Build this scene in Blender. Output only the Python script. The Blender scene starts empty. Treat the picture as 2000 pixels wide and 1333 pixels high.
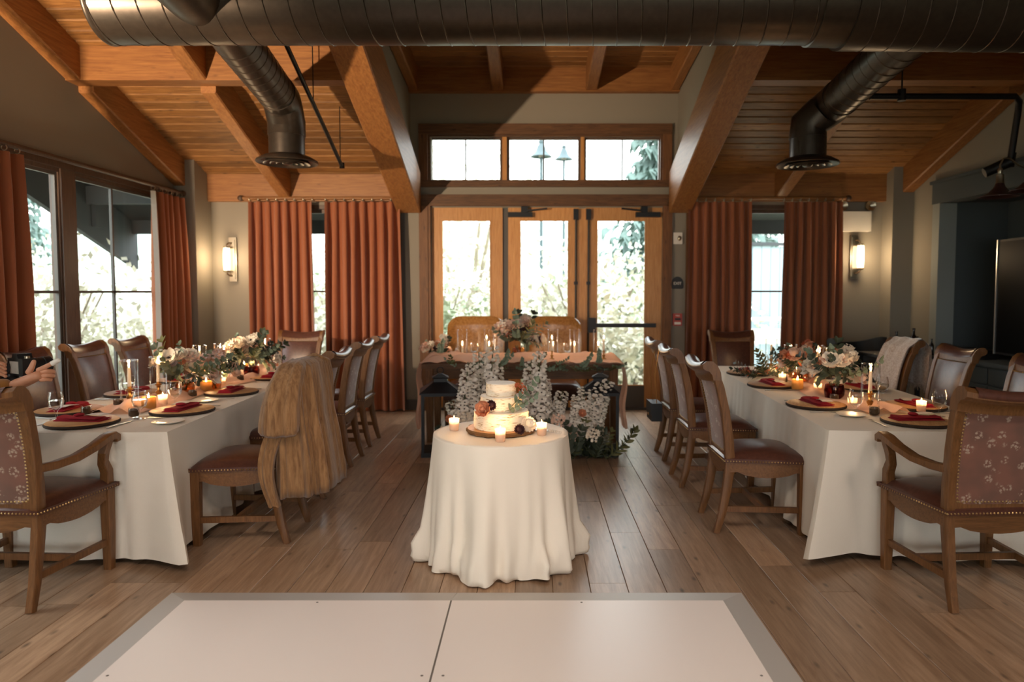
import bpy, math, random
from math import sin, cos, pi, radians, sqrt, atan2, exp
from mathutils import Vector, Matrix, Quaternion
random.seed(11)
S = bpy.context.scene
COL = S.collection

# ------------------------------------------------------------------ camera
cam_d = bpy.data.cameras.new('camera'); cam = bpy.data.objects.new('camera', cam_d); COL.objects.link(cam)
cam_d.sensor_width = 36.0; cam_d.lens = 36.0 * 1340 / 2000
cam_d.shift_x = -0.02; cam_d.shift_y = -0.01175
cam_d.clip_start = 0.05; cam_d.clip_end = 400
cam.location = (0, 0, 1.48); cam.rotation_euler = (radians(90 - 3.15), 0, 0)
cam_d.dof.use_dof = True; cam_d.dof.focus_distance = 3.75; cam_d.dof.aperture_fstop = 1.7
S.camera = cam
# ------------------------------------------------------------------ view, world, big lights
S.view_settings.view_transform = 'Standard'; S.view_settings.look = 'None'
S.view_settings.gamma = 1.0; S.view_settings.use_curve_mapping = False
S.view_settings.exposure = 0.45
S.cycles.use_denoising = True
S.cycles.max_bounces = 7; S.cycles.diffuse_bounces = 4; S.cycles.glossy_bounces = 5
S.cycles.transmission_bounces = 6; S.cycles.transparent_max_bounces = 24
S.cycles.sample_clamp_indirect = 6.0; S.cycles.caustics_reflective = False; S.cycles.caustics_refractive = False
W = bpy.data.worlds.new('overcast_sky'); S.world = W; W.use_nodes = True
SKY = 5.5
wn = W.node_tree; bg = wn.nodes['Background']
tc = wn.nodes.new('ShaderNodeTexCoord'); sp = wn.nodes.new('ShaderNodeSeparateXYZ'); rp = wn.nodes.new('ShaderNodeValToRGB')
wn.links.new(tc.outputs['Generated'], sp.inputs[0]); wn.links.new(sp.outputs['Z'], rp.inputs[0])
rp.color_ramp.elements[0].position = 0.0; rp.color_ramp.elements[0].color = (0.95, 0.98, 0.97, 1)
rp.color_ramp.elements[1].position = 0.7; rp.color_ramp.elements[1].color = (0.84, 0.91, 0.95, 1)
wn.links.new(rp.outputs[0], bg.inputs['Color']); bg.inputs['Strength'].default_value = SKY

def light(name, kind, loc, energy, color, size=0.1, target=None, spot=None, blend=0.4, parent=None):
    d = bpy.data.lights.new(name, kind); d.energy = energy; d.color = color
    if kind == 'AREA': d.shape = 'RECTANGLE'; d.size = size[0]; d.size_y = size[1]
    else: d.shadow_soft_size = size
    if spot: d.spot_size = radians(spot); d.spot_blend = blend
    o = bpy.data.objects.new(name, d); COL.objects.link(o); o.location = loc
    if target is not None:
        o.rotation_euler = (Vector(target) - Vector(loc)).to_track_quat('-Z', 'Y').to_euler()
    if parent is not None: o.parent = parent
    return o
# the photographer's lamp on a stand beside the window wall, pointed up into the rafters and bounced
FLASH = light('photo_lamp', 'SPOT', (-4.08, 2.0, 1.92), 1150, (1.0, 0.74, 0.50), 0.05, (-2.8, 6.8, 3.5), 76, 0.75)
# fill spots without fixtures, added behind the camera to brighten the dance floor
for i, (x, y) in enumerate([(-2.6, -0.6), (0.2, 0.4), (2.9, -0.6)]):
    light('added_fill_spot', 'SPOT', (x, y, 4.1), 150, (1.0, 0.82, 0.68), 0.15, (x * 0.3 - 0.2, 2.4, 0.0), 78, 0.9)

# ------------------------------------------------------------------ helpers
def lin(c):
    if isinstance(c, str):
        c = c.lstrip('#'); c = [int(c[i:i + 2], 16) / 255 for i in (0, 2, 4)]
        c = [x / 12.92 if x <= 0.04045 else ((x + 0.055) / 1.055) ** 2.4 for x in c]
    return (c[0], c[1], c[2], 1.0)

class MB:
    def __init__(s): s.v = []; s.f = []
    def add(s, vs, fs):
        b = len(s.v); s.v.extend([tuple(v) for v in vs]); s.f.extend([tuple(i + b for i in f) for f in fs]); return s
    def box(s, x0, x1, y0, y1, z0, z1, M=None):
        vs = [Vector((x, y, z)) for z in (z0, z1) for y in (y0, y1) for x in (x0, x1)]
        if M is not None: vs = [M @ v for v in vs]
        return s.add(vs, [(0, 2, 3, 1), (4, 5, 7, 6), (0, 1, 5, 4), (2, 6, 7, 3), (0, 4, 6, 2), (1, 3, 7, 5)])
    def bar(s, p0, p1, w, h, up=(0, 0, 1), w1=None, h1=None):
        p0 = Vector(p0); p1 = Vector(p1); d = (p1 - p0).normalized(); up = Vector(up)
        a = d.cross(up)
        if a.length < 1e-5: a = d.cross(Vector((1, 0, 0)))
        a.normalize(); b = a.cross(d)
        w1 = w if w1 is None else w1; h1 = h if h1 is None else h1
        vs = []
        for p, ww, hh in ((p0, w, h), (p1, w1, h1)):
            for sa, sb in ((-1, -1), (1, -1), (1, 1), (-1, 1)): vs.append(p + a * sa * ww / 2 + b * sb * hh / 2)
        return s.add(vs, [(0, 1, 2, 3), (7, 6, 5, 4), (0, 4, 5, 1), (1, 5, 6, 2), (2, 6, 7, 3), (3, 7, 4, 0)])
    def rings(s, rings, cap0=True, cap1=True, closed=True):
        n = len(rings[0]); b = len(s.v)
        for r in rings: s.v.extend([tuple(p) for p in r])
        m = n if closed else n - 1
        for i in range(len(rings) - 1):
            for j in range(m):
                k = (j + 1) % n
                s.f.append((b + i * n + j, b + i * n + k, b + (i + 1) * n + k, b + (i + 1) * n + j))
        if cap0: s.f.append(tuple(b + j for j in range(n - 1, -1, -1)))
        if cap1: s.f.append(tuple(b + (len(rings) - 1) * n + j for j in range(n)))
        return s
    def tube(s, pts, r, n=8, cap=True, flat=1.0, up=(0, 0, 1)):
        pts = [Vector(p) for p in pts]; m = len(pts)
        rr = r if isinstance(r, (list, tuple)) else [r] * m
        t0 = (pts[1] - pts[0]).normalized(); a = t0.cross(Vector(up))
        if a.length < 1e-4: a = t0.cross(Vector((1, 0.1, 0)))
        a.normalize(); rings = []
        for i in range(m):
            t = (pts[min(i + 1, m - 1)] - pts[max(i - 1, 0)]).normalized()
            a = (a - t * a.dot(t)).normalized(); b = t.cross(a)
            rings.append([pts[i] + (a * cos(2 * pi * k / n) + b * sin(2 * pi * k / n) * flat) * rr[i] for k in range(n)])
        return s.rings(rings, cap, cap)
    def sweep(s, pts, sizes, side=(1, 0, 0)):
        # rectangular section: side axis fixed, sizes = [(along side, across)]
        pts = [Vector(p) for p in pts]; m = len(pts); side = Vector(side).normalized(); rings = []
        if not isinstance(sizes, list): sizes = [sizes] * m
        for i in range(m):
            t = (pts[min(i + 1, m - 1)] - pts[max(i - 1, 0)]).normalized()
            b = t.cross(side).normalized(); w, h = sizes[i]; a = side
            c = 0.18
            ring = []
            for sa, sb in ((-1, -1 + c), (-1 + c, -1), (1 - c, -1), (1, -1 + c), (1, 1 - c), (1 - c, 1), (-1 + c, 1), (-1, 1 - c)):
                ring.append(pts[i] + a * sa * w / 2 + b * sb * h / 2)
            rings.append(ring)
        return s.rings(rings)
    def lathe(s, prof, n=16, o=(0, 0, 0), cap0=True, cap1=True):
        ox, oy, oz = o
        return s.rings([[(ox + r * cos(2 * pi * k / n), oy + r * sin(2 * pi * k / n), oz + z) for k in range(n)] for r, z in prof], cap0, cap1)
    def grid(s, rows):
        return s.rings(rows, False, False, False)
    def prism(s, poly, f0, f1):
        n = len(poly); a = [f0(p) for p in poly]; b = [f1(p) for p in poly]
        return s.rings([a, b])
    def ell(s, c, r, n=8, m=6):
        c = Vector(c); rings = []
        for i in range(m + 1):
            t = -pi / 2 + pi * i / m; q = max(cos(t), 0.02)
            rings.append([(c.x + r[0] * q * cos(2 * pi * k / n), c.y + r[1] * q * sin(2 * pi * k / n), c.z + r[2] * sin(t)) for k in range(n)])
        return s.rings(rings)
    def mesh(s, name, smooth=True, sharp=38):
        me = bpy.data.meshes.new(name); me.from_pydata(s.v, [], s.f); me.validate(); me.update()
        if smooth:
            me.polygons.foreach_set('use_smooth', [True] * len(me.polygons))
            if sharp: me.set_sharp_from_angle(angle=radians(sharp))
        return me
    def build(s, name, mat, parent=None, smooth=True, sharp=38, loc=None, rot=None):
        return put(name, s.mesh(name, smooth, sharp), mat, parent, loc, rot)

def put(name, me, mat=None, parent=None, loc=None, rot=None, scale=None):
    o = bpy.data.objects.new(name, me); COL.objects.link(o)
    if mat is not None and len(me.materials) == 0: me.materials.append(mat)
    if parent is not None: o.parent = parent
    if loc is not None: o.location = loc
    if rot is not None: o.rotation_euler = rot
    if scale is not None: o.scale = (scale,) * 3 if isinstance(scale, (int, float)) else scale
    return o
def tag(o, label, cat, group=None, kind=None):
    o['label'] = label; o['category'] = cat
    if group: o['group'] = group
    if kind: o['kind'] = kind
    return o
def thing(name, label, cat, loc=(0, 0, 0), rz=0.0, group=None):
    o = bpy.data.objects.new(name, None); COL.objects.link(o); o.empty_display_size = 0.05
    o.location = loc; o.rotation_euler = (0, 0, rz); tag(o, label, cat, group); return o
def struct(o): o['kind'] = 'structure'; return o
KIDS = {}
def copy_tree(o, parent=None):
    c = o.copy(); COL.objects.link(c)
    if parent is not None: c.parent = parent
    for ch in list(o.children): copy_tree(ch, c)
    return c
def dup(o, loc, rz, label, group=None, scale=None):
    c = copy_tree(o); c.location = loc; c.rotation_euler = (0, 0, rz); c['label'] = label
    if group: c['group'] = group
    if scale: c.scale = (scale,) * 3
    return c
class Proto:
    """first use moves the thing itself, later uses copy it"""
    def __init__(s, o): s.o = o; s.used = False
    def at(s, loc, rz, label, group=None, scale=None):
        if not s.used:
            s.used = True; o = s.o; o.location = loc; o.rotation_euler = (0, 0, rz); o['label'] = label
            if group: o['group'] = group
            if scale: o.scale = (scale,) * 3
            return o
        return dup(s.o, loc, rz, label, group, scale)

# ------------------------------------------------------------------ materials
def new(name):
    m = bpy.data.materials.new(name); m.use_nodes = True
    t = m.node_tree; return m, t, t.nodes['Principled BSDF']
def N(t, kind, **kw):
    n = t.nodes.new(kind)
    for k, v in kw.items():
        if k in n.inputs.keys(): n.inputs[k].default_value = v
        else: setattr(n, k, v)
    return n
def coords(t, scale, rnd=True):
    tc = N(t, 'ShaderNodeTexCoord'); mp = N(t, 'ShaderNodeMapping'); mp.inputs['Scale'].default_value = scale
    t.links.new(tc.outputs['Object'], mp.inputs['Vector'])
    if rnd:
        oi = N(t, 'ShaderNodeObjectInfo'); mu = N(t, 'ShaderNodeMath', operation='MULTIPLY'); mu.inputs[1].default_value = 37.0
        t.links.new(oi.outputs['Random'], mu.inputs[0]); t.links.new(mu.outputs[0], mp.inputs['Location'])
    return mp.outputs[0]
def ramp(t, fac, stops):
    r = N(t, 'ShaderNodeValToRGB'); e = r.color_ramp.elements
    while len(e) < len(stops): e.new(0.5)
    for i, (p, c) in enumerate(stops): e[i].position = p; e[i].color = lin(c)
    t.links.new(fac, r.inputs[0]); return r.outputs[0]
def bump(t, h, b, strength=0.2, dist=0.01):
    n = N(t, 'ShaderNodeBump'); n.inputs['Strength'].default_value = strength; n.inputs['Distance'].default_value = dist
    t.links.new(h, n.inputs['Height']); t.links.new(n.outputs[0], b.inputs['Normal'])
def plain(name, c, rough=0.6, metal=0.0, noise=0.0, nscale=8, spec=0.5, bmp=0.0, c2=None, sheen=0.0, coat=0.0):
    m, t, b = new(name); b.inputs['Base Color'].default_value = lin(c); b.inputs['Roughness'].default_value = rough
    b.inputs['Metallic'].default_value = metal; b.inputs['Specular IOR Level'].default_value = spec
    if sheen: b.inputs['Sheen Weight'].default_value = sheen; b.inputs['Sheen Roughness'].default_value = 0.5
    if coat: b.inputs['Coat Weight'].default_value = coat; b.inputs['Coat Roughness'].default_value = 0.2
    if noise or c2 or bmp:
        co = coords(t, (nscale,) * 3, False); nz = N(t, 'ShaderNodeTexNoise'); nz.inputs['Detail'].default_value = 5
        t.links.new(co, nz.inputs['Vector'])
        a = lin(c); d = lin(c2) if c2 else tuple(x * (1 - noise) for x in a[:3])
        t.links.new(ramp(t, nz.outputs[0], [(0.3, d), (0.7, a)]), b.inputs['Base Color'])
        if bmp: bump(t, nz.outputs[0], b, bmp, 0.004)
    return m
def wood(name, dark, light_, axis='x', fine=14.0, stretch=14.0, rough=0.5, var=0.3, knots=0.0, spec=0.4, bmp=0.12):
    m, t, b = new(name)
    sc = [fine] * 3; sc['xyz'.index(axis)] = fine / stretch
    co = coords(t, sc)
    nz = N(t, 'ShaderNodeTexNoise'); nz.inputs['Detail'].default_value = 7; nz.inputs['Roughness'].default_value = 0.65; nz.inputs['Distortion'].default_value = 0.6
    t.links.new(co, nz.inputs['Vector'])
    col = ramp(t, nz.outputs[0], [(0.28, dark), (0.72, light_)])
    if knots:
        s2 = [2.2] * 3; s2['xyz'.index(axis)] = 0.9
        k = N(t, 'ShaderNodeTexVoronoi'); t.links.new(coords(t, s2), k.inputs['Vector'])
        kr = ramp(t, k.outputs['Distance'], [(0.03, (0, 0, 0)), (0.16, (1, 1, 1))])
        mx = N(t, 'ShaderNodeMix', data_type='RGBA', blend_type='MULTIPLY'); mx.inputs[0].default_value = knots
        t.links.new(col, mx.inputs[6]); t.links.new(kr, mx.inputs[7]); col = mx.outputs[2]
    if var:
        oi = N(t, 'ShaderNodeObjectInfo'); mr = N(t, 'ShaderNodeMapRange'); mr.inputs['To Min'].default_value = 1 - var; mr.inputs['To Max'].default_value = 1 + var * 0.5
        t.links.new(oi.outputs['Random'], mr.inputs[0])
        mx = N(t, 'ShaderNodeMix', data_type='RGBA', blend_type='MULTIPLY'); mx.inputs[0].default_value = 1
        t.links.new(col, mx.inputs[6]); t.links.new(mr.outputs[0], mx.inputs[7]); col = mx.outputs[2]
    t.links.new(col, b.inputs['Base Color']); b.inputs['Roughness'].default_value = rough; b.inputs['Specular IOR Level'].default_value = spec
    if bmp: bump(t, nz.outputs[0], b, bmp, 0.004)
    return m
def glass(name, tint=(1, 1, 1), edge=0.55, gloss=0.9, blend=0.18):
    m, t, b = new(name); t.nodes.remove(b); out = t.nodes['Material Output']
    tr = N(t, 'ShaderNodeBsdfTransparent'); gl = N(t, 'ShaderNodeBsdfGlossy'); gl.inputs['Roughness'].default_value = 0.03
    gl.inputs['Color'].default_value = (gloss, gloss, gloss, 1)
    lw = N(t, 'ShaderNodeLayerWeight'); lw.inputs['Blend'].default_value = 0.35
    t.links.new(ramp(t, lw.outputs['Facing'], [(0.35, tint), (0.98, tuple(x * edge for x in tint))]), tr.inputs[0])
    l2 = N(t, 'ShaderNodeLayerWeight'); l2.inputs['Blend'].default_value = blend
    cap = N(t, 'ShaderNodeMath', operation='MINIMUM'); cap.inputs[1].default_value = 0.45; t.links.new(l2.outputs['Fresnel'], cap.inputs[0])
    mx = N(t, 'ShaderNodeMixShader'); t.links.new(cap.outputs[0], mx.inputs[0]); t.links.new(tr.outputs[0], mx.inputs[1]); t.links.new(gl.outputs[0], mx.inputs[2])
    t.links.new(mx.outputs[0], out.inputs[0]); return m
def sheer(name, c, trans=0.35, clear=0.25, rough=0.9):
    m, t, b = new(name); out = t.nodes['Material Output']
    b.inputs['Base Color'].default_value = lin(c); b.inputs['Roughness'].default_value = rough; b.inputs['Specular IOR Level'].default_value = 0.1
    tl = N(t, 'ShaderNodeBsdfTranslucent'); tl.inputs[0].default_value = lin(c)
    m1 = N(t, 'ShaderNodeMixShader'); m1.inputs[0].default_value = trans
    t.links.new(b.outputs[0], m1.inputs[1]); t.links.new(tl.outputs[0], m1.inputs[2])
    last = m1
    if clear:
        tr = N(t, 'ShaderNodeBsdfTransparent'); m2 = N(t, 'ShaderNodeMixShader'); m2.inputs[0].default_value = clear
        t.links.new(m1.outputs[0], m2.inputs[1]); t.links.new(tr.outputs[0], m2.inputs[2]); last = m2
    t.links.new(last.outputs[0], out.inputs[0]); return m
def emit(name, c, s):
    m, t, b = new(name); b.inputs['Base Color'].default_value = lin(c)
    b.inputs['Emission Color'].default_value = lin(c); b.inputs['Emission Strength'].default_value = s; return m
def fabric(name, c, c2, scale=260, rough=0.95, bmp=0.25, sheen=0.2):
    m, t, b = new(name); co = coords(t, (scale,) * 3, False)
    nz = N(t, 'ShaderNodeTexNoise'); nz.inputs['Detail'].default_value = 2; t.links.new(co, nz.inputs['Vector'])
    t.links.new(ramp(t, nz.outputs[0], [(0.3, c2), (0.7, c)]), b.inputs['Base Color'])
    b.inputs['Roughness'].default_value = rough; b.inputs['Specular IOR Level'].default_value = 0.15; b.inputs['Sheen Weight'].default_value = sheen
    bump(t, nz.outputs[0], b, bmp, 0.002); return m
def leather(name, c, c2, rough=0.33):
    m, t, b = new(name); co = coords(t, (9, 9, 9), True)
    nz = N(t, 'ShaderNodeTexNoise'); nz.inputs['Detail'].default_value = 6; t.links.new(co, nz.inputs['Vector'])
    t.links.new(ramp(t, nz.outputs[0], [(0.3, c2), (0.75, c)]), b.inputs['Base Color'])
    v = N(t, 'ShaderNodeTexVoronoi'); v.inputs['Scale'].default_value = 22; t.links.new(co, v.inputs['Vector'])
    b.inputs['Roughness'].default_value = rough; b.inputs['Specular IOR Level'].default_value = 0.5
    bump(t, v.outputs['Distance'], b, 0.05, 0.002); return m
def brocade(name):
    # woven fabric with small pale floral sprigs
    m, t, b = new(name); co = coords(t, (1, 1, 1), False)
    v = N(t, 'ShaderNodeTexVoronoi'); v.inputs['Scale'].default_value = 15; v.inputs['Randomness'].default_value = 0.8; t.links.new(co, v.inputs['Vector'])
    v2 = N(t, 'ShaderNodeTexVoronoi'); v2.inputs['Scale'].default_value = 75; t.links.new(co, v2.inputs['Vector'])
    a = ramp(t, v.outputs['Distance'], [(0.30, (1, 1, 1)), (0.40, (0, 0, 0))]); d = ramp(t, v2.outputs['Distance'], [(0.42, (1, 1, 1)), (0.55, (0, 0, 0))])
    mu = N(t, 'ShaderNodeMath', operation='MULTIPLY'); t.links.new(a, mu.inputs[0]); t.links.new(d, mu.inputs[1])
    nz = N(t, 'ShaderNodeTexNoise'); nz.inputs['Scale'].default_value = 7; t.links.new(co, nz.inputs['Vector'])
    base = ramp(t, nz.outputs[0], [(0.35, '#664436'), (0.6, '#784c3c')])
    mx = N(t, 'ShaderNodeMix', data_type='RGBA'); t.links.new(mu.outputs[0], mx.inputs[0]); t.links.new(base, mx.inputs[6]); mx.inputs[7].default_value = lin('#a48d7c')
    t.links.new(mx.outputs[2], b.inputs['Base Color']); b.inputs['Roughness'].default_value = 0.8; b.inputs['Sheen Weight'].default_value = 0.4
    return m

M = {}
M['wall'] = plain('wall_paint', '#8e877b', 0.9, noise=0.06, nscale=40, spec=0.2, bmp=0.05)
M['wall_dark'] = plain('wall_paint_window_side', '#8d857a', 0.9, noise=0.06, nscale=40, spec=0.2)
M['charcoal'] = plain('charcoal_paint', '#4a5154', 0.75, spec=0.3)
M['casing'] = plain('grey_casing_paint', '#8a8f8c', 0.7)
M['fir'] = wood('fir_beam', '#774a28', '#a57240', 'y', 10, 16, 0.5, 0.2, 0.25)
M['fir_x'] = wood('fir_beam_across', '#774a28', '#a57240', 'x', 10, 16, 0.5, 0.2, 0.3)
M['board'] = wood('ceiling_board', '#5f3b20', '#a67845', 'x', 15, 16, 0.5, 0.4, 0.75)
M['plank'] = wood('oak_plank', '#86684f', '#bb9b7e', 'y', 8, 14, 0.30, 0.36, 0.7, spec=0.5, bmp=0.06)
M['door'] = wood('door_wood', '#a86f3a', '#d19b5e', 'z', 14, 16, 0.42, 0.1, 0.0)
M['trim'] = wood('rustic_trim', '#412a1a', '#744f31', 'x', 12, 12, 0.6, 0.2, 0.6)
M['trim_z'] = wood('rustic_trim_upright', '#553620', '#835835', 'z', 12, 12, 0.6, 0.2, 0.6)
M['winwood'] = wood('window_wood', '#43322a', '#624c3c', 'z', 14, 14, 0.45, 0.15, 0.0)
M['frame_dark'] = plain('bronze_sash', '#4a4540', 0.5)
M['pane'] = glass('window_glass', (0.985, 1.0, 0.995), 0.9, 0.8, 0.06)
M['glass'] = glass('clear_glass', (0.985, 0.98, 0.97), 0.86, 1.0, 0.22)
M['amberglass'] = glass('amber_glass', (0.88, 0.66, 0.48), 0.7, 0.95, 0.2)
M['plumglass'] = glass('plum_glass', (0.52, 0.28, 0.27), 0.5, 0.95, 0.2)
M['duct'] = plain('bronze_duct', '#4b423a', 0.36, 0.65, noise=0.2, nscale=5)
M['black'] = plain('black_metal', '#15161a', 0.45, 0.3)
M['blackmat'] = plain('black_plastic', '#0d0e10', 0.5)
M['screen'] = plain('screen_black', '#060708', 0.4, spec=0.08)
M['steel'] = plain('polished_steel', '#d6d4d0', 0.3, 0.8)
M['brass'] = plain('aged_brass', '#b8864a', 0.3, 1.0)
M['gold'] = plain('gold_metal', '#c99a5b', 0.28, 1.0)
M['nickel'] = plain('brushed_nickel', '#b4a994', 0.3, 1.0)
M['nail'] = plain('nailhead_brass', '#a98c5f', 0.35, 0.9)
M['white'] = plain('white_plastic', '#ded9cf', 0.5)
M['red'] = plain('alarm_red', '#a8352a', 0.45)
M['curtain'] = fabric('terracotta_curtain', '#a06244', '#915539', 300, 0.9, 0.15, 0.3)
M['lining'] = plain('curtain_lining', '#d8d2c8', 0.95)
M['linen'] = fabric('ivory_linen', '#e6ddcf', '#d6ccbc', 320, 0.95, 0.3, 0.1)
M['satin'] = plain('cream_satin', '#eee4d4', 0.6, spec=0.3)
M['chairwood_x'] = wood('chair_wood_rail', '#573719', '#805631', 'x', 18, 10, 0.42, 0.15, 0.0, 0.5)
M['chairwood'] = wood('chair_wood', '#573719', '#805631', 'z', 18, 10, 0.42, 0.15, 0.0, 0.5)
M['leather'] = leather('oxblood_leather', '#5c382c', '#482a21', 0.3)
M['tan'] = leather('tan_leather', '#b5824c', '#8f602f', 0.22)
M['brocade'] = brocade('floral_brocade')
M['chiffon'] = sheer('peach_chiffon', '#f8cfb6', 0.22, 0.05)
M['napkin'] = fabric('burgundy_napkin', '#9c2630', '#861c26', 200, 0.9, 0.2, 0.0)
M['card'] = plain('menu_card', '#dccfc4', 0.8)
M['charger'] = wood('charger_wood', '#a9764a', '#d3a673', 'x', 16, 8, 0.5, 0.25, 0.3)
M['bark'] = plain('tree_bark', '#3a2719', 0.9, noise=0.5, nscale=60, bmp=0.6)
M['barkgold'] = plain('slice_bark', '#8a6238', 0.9, noise=0.6, nscale=90, bmp=0.8)
M['porcelain'] = plain('porcelain', '#ece6da', 0.25)
M['seeds'] = plain('seed_mix', '#6b4d2c', 0.7, noise=0.75, nscale=160, bmp=0.8, c2='#1f150c')
M['wax'] = sheer('candle_wax', '#f6ead8', 0.45, 0.0, 0.5)
M['frost'] = sheer('frosted_cup', '#fbe9da', 0.6, 0.35, 0.3)
M['frostgold'] = sheer('gold_cup', '#d9a860', 0.4, 0.1, 0.3)
M['flame'] = emit('candle_flame', (1.0, 0.62, 0.26), 40)
M['wick'] = plain('wick', '#20160f', 0.9)
M['shade'] = emit('sconce_shade_lit', (1.0, 0.80, 0.55), 3.2)
M['leaf'] = plain('dark_leaf', '#3c4635', 0.55, noise=0.35, nscale=9)
M['leaf2'] = plain('eucalyptus_leaf', '#7f8f78', 0.6, noise=0.25, nscale=9)
M['leaf3'] = plain('olive_leaf', '#6a6a3e', 0.55, noise=0.3, nscale=9)
M['stem'] = plain('plant_stem', '#5b6040', 0.7)
M['cream'] = plain('cream_petal', '#f3e6d2', 0.7, noise=0.1, nscale=20)
M['blush'] = plain('blush_petal', '#ecc7b0', 0.7, noise=0.12, nscale=20)
M['peach'] = plain('peach_petal', '#e5a07a', 0.7, noise=0.15, nscale=20)
M['coral'] = plain('coral_petal', '#c9683f', 0.7, noise=0.2, nscale=20)
M['plum'] = plain('plum_petal', '#3a151c', 0.65, noise=0.3, nscale=20)
M['mauve'] = plain('mauve_petal', '#d9c3bd', 0.7, noise=0.15, nscale=20)
M['lilac'] = plain('white_spire_petal', '#f3ebdf', 0.7, noise=0.15, nscale=30)
M['dotdark'] = plain('flower_eye', '#1d1216', 0.7)
M['icing'] = plain('cake_icing', '#f6ecdc', 0.6, noise=0.05, nscale=20)
M['fur'] = wood('mink_fur', '#694a30', '#a67f58', 'z', 11, 10, 0.95, 0.0, 0.0, 0.1, 0.35); M['fur'].node_tree.nodes['Principled BSDF'].inputs['Sheen Weight'].default_value = 0.25
M['whitefur'] = plain('white_fur', '#cfc6bf', 0.95, nscale=14, c2='#a58f80', sheen=0.8)
M['skin'] = plain('skin', '#c98e6d', 0.5, noise=0.1, nscale=12)
M['mustard'] = fabric('mustard_knit', '#9a6a34', '#84582a', 90, 0.95, 0.5, 0.3)
M['grass'] = plain('dry_grass', '#c4c0a6', 0.95, nscale=0.7, c2='#aeb096')
M['hill'] = plain('hillside', '#b3beae', 0.95, nscale=0.15, c2='#97a89f')
M['straw'] = plain('pale_shrub_leaf', '#d8d5c4', 0.8, noise=0.15, nscale=1.5)
M['sage'] = plain('sage_shrub_leaf', '#a9b598', 0.8, noise=0.25, nscale=1.5)
M['needle'] = plain('blue_spruce_needle', '#728780', 0.8, noise=0.25, nscale=2)
M['trunk'] = plain('trunk_bark', '#9a8d7c', 0.9, noise=0.4, nscale=10)
M['soffit'] = plain('dark_soffit', '#3b3f42', 0.8)
M['fence'] = plain('grey_fence', '#8fa0a8', 0.8)
M['lampgrey'] = plain('lamp_post_grey', '#4d5c60', 0.6)
M['vinyl'] = plain('dance_floor_vinyl', '#f0e6df', 0.28, spec=0.4)
M['alu'] = plain('brushed_aluminium', '#cbc6c0', 0.5, 0.35)
M['seam'] = plain('seam_grey', '#6d665f', 0.5)
# ================================================================== SETTING
XL, XR, YB, YF = -4.2, 4.55, 8.5, -3.5
def ceil_z(y): return 2.885 + 0.365 * (8.45 - y)
def dorm_z(y): return 4.16 + 0.11 * (8.5 - y)
# ---- floor: slab and oak planks
floor = struct(MB().box(XL - 0.2, XR + 1.2, YF, YB + 0.1, -0.2, -0.014).build('floor', M['plank'], smooth=False))
PW = 0.187; LENS = [1.35, 1.85, 2.3]
pm = []
for L in LENS:
    m = MB(); a = PW / 2 - 0.0012; c = 0.002
    m.rings([[(-a, y, -0.013), (a, y, -0.013), (a, y, -c), (a - c, y, 0), (-a + c, y, 0), (-a, y, -c)] for y in (0.0015, L - 0.0015)])
    me = m.mesh('plank', False); me.materials.append(M['plank']); pm.append(me)
x = XL + PW / 2; k = 0
while x < XR:
    y = 2.15 - random.random() * 1.3
    while y < YB - 0.02:
        i = random.randrange(3)
        if y + LENS[i] > 2.2:
            o = put('plank', pm[i], None, floor, (x, y, 0))
            if y + LENS[i] > YB: o.scale = (1, (YB - y) / LENS[i], 1)
        y += LENS[i]
    x += PW
# ---- back wall with openings
def wall_panels(name, mat, spans, place, parent=None):
    """spans: list of (a0,a1,z0,z1) solid rectangles; place maps to a box"""
    m = MB()
    for s in spans: place(m, *s)
    return struct(m.build(name, mat, parent, smooth=False))
BL = (-3.38, -1.66, 0.16, 2.54); BR = (1.98, 3.62, 0.16, 2.54)   # side windows
DO = (-1.24, 1.60, 0.0, 2.51)                                      # door set
CL = (-1.29, 1.60, 2.80, 3.40)                                     # clerestory
yb = lambda m, a0, a1, z0, z1: m.box(a0, a1, YB, YB + 0.16, z0, z1)
sp_ = [(XL - 0.2, BL[0], 0, 3.3), (BL[0], BL[1], 0, BL[2]), (BL[0], BL[1], BL[3], 3.3), (BL[1], DO[0], 0, 4.4),
       (DO[0], CL[1], DO[3], CL[2]), (DO[0], CL[1], CL[3], 4.4), (DO[0] - 0.06, CL[0], CL[2], CL[3]), (CL[1], BR[0], 0, 4.4),
       (BR[0], BR[1], 0, BR[2]), (BR[0], BR[1], BR[3], 3.3), (BR[1], XR + 0.2, 0, 3.3)]
wall_back = wall_panels('wall_back', M['wall'], sp_, yb)
# ---- window wall (left) with two tall openings
LW = [(2.2, 3.55), (4.2, 6.17), (6.32, 8.02)]; lz0, lz1 = 0.14, 2.57
sp_ = [(YF, LW[0][0], 0, 5.1), (LW[0][1], LW[1][0], 0, 5.1), (LW[1][1], LW[2][0], 0, 5.1), (LW[2][1], YB + 0.1, 0, 5.1)]
for a, b in LW: sp_ += [(a, b, 0, lz0), (a, b, lz1, 5.1)]
wall_left = wall_panels('wall_left', M['wall'], sp_, lambda m, a0, a1, z0, z1: m.box(XL - 0.09, XL, a0, a1, z0, z1))
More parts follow.
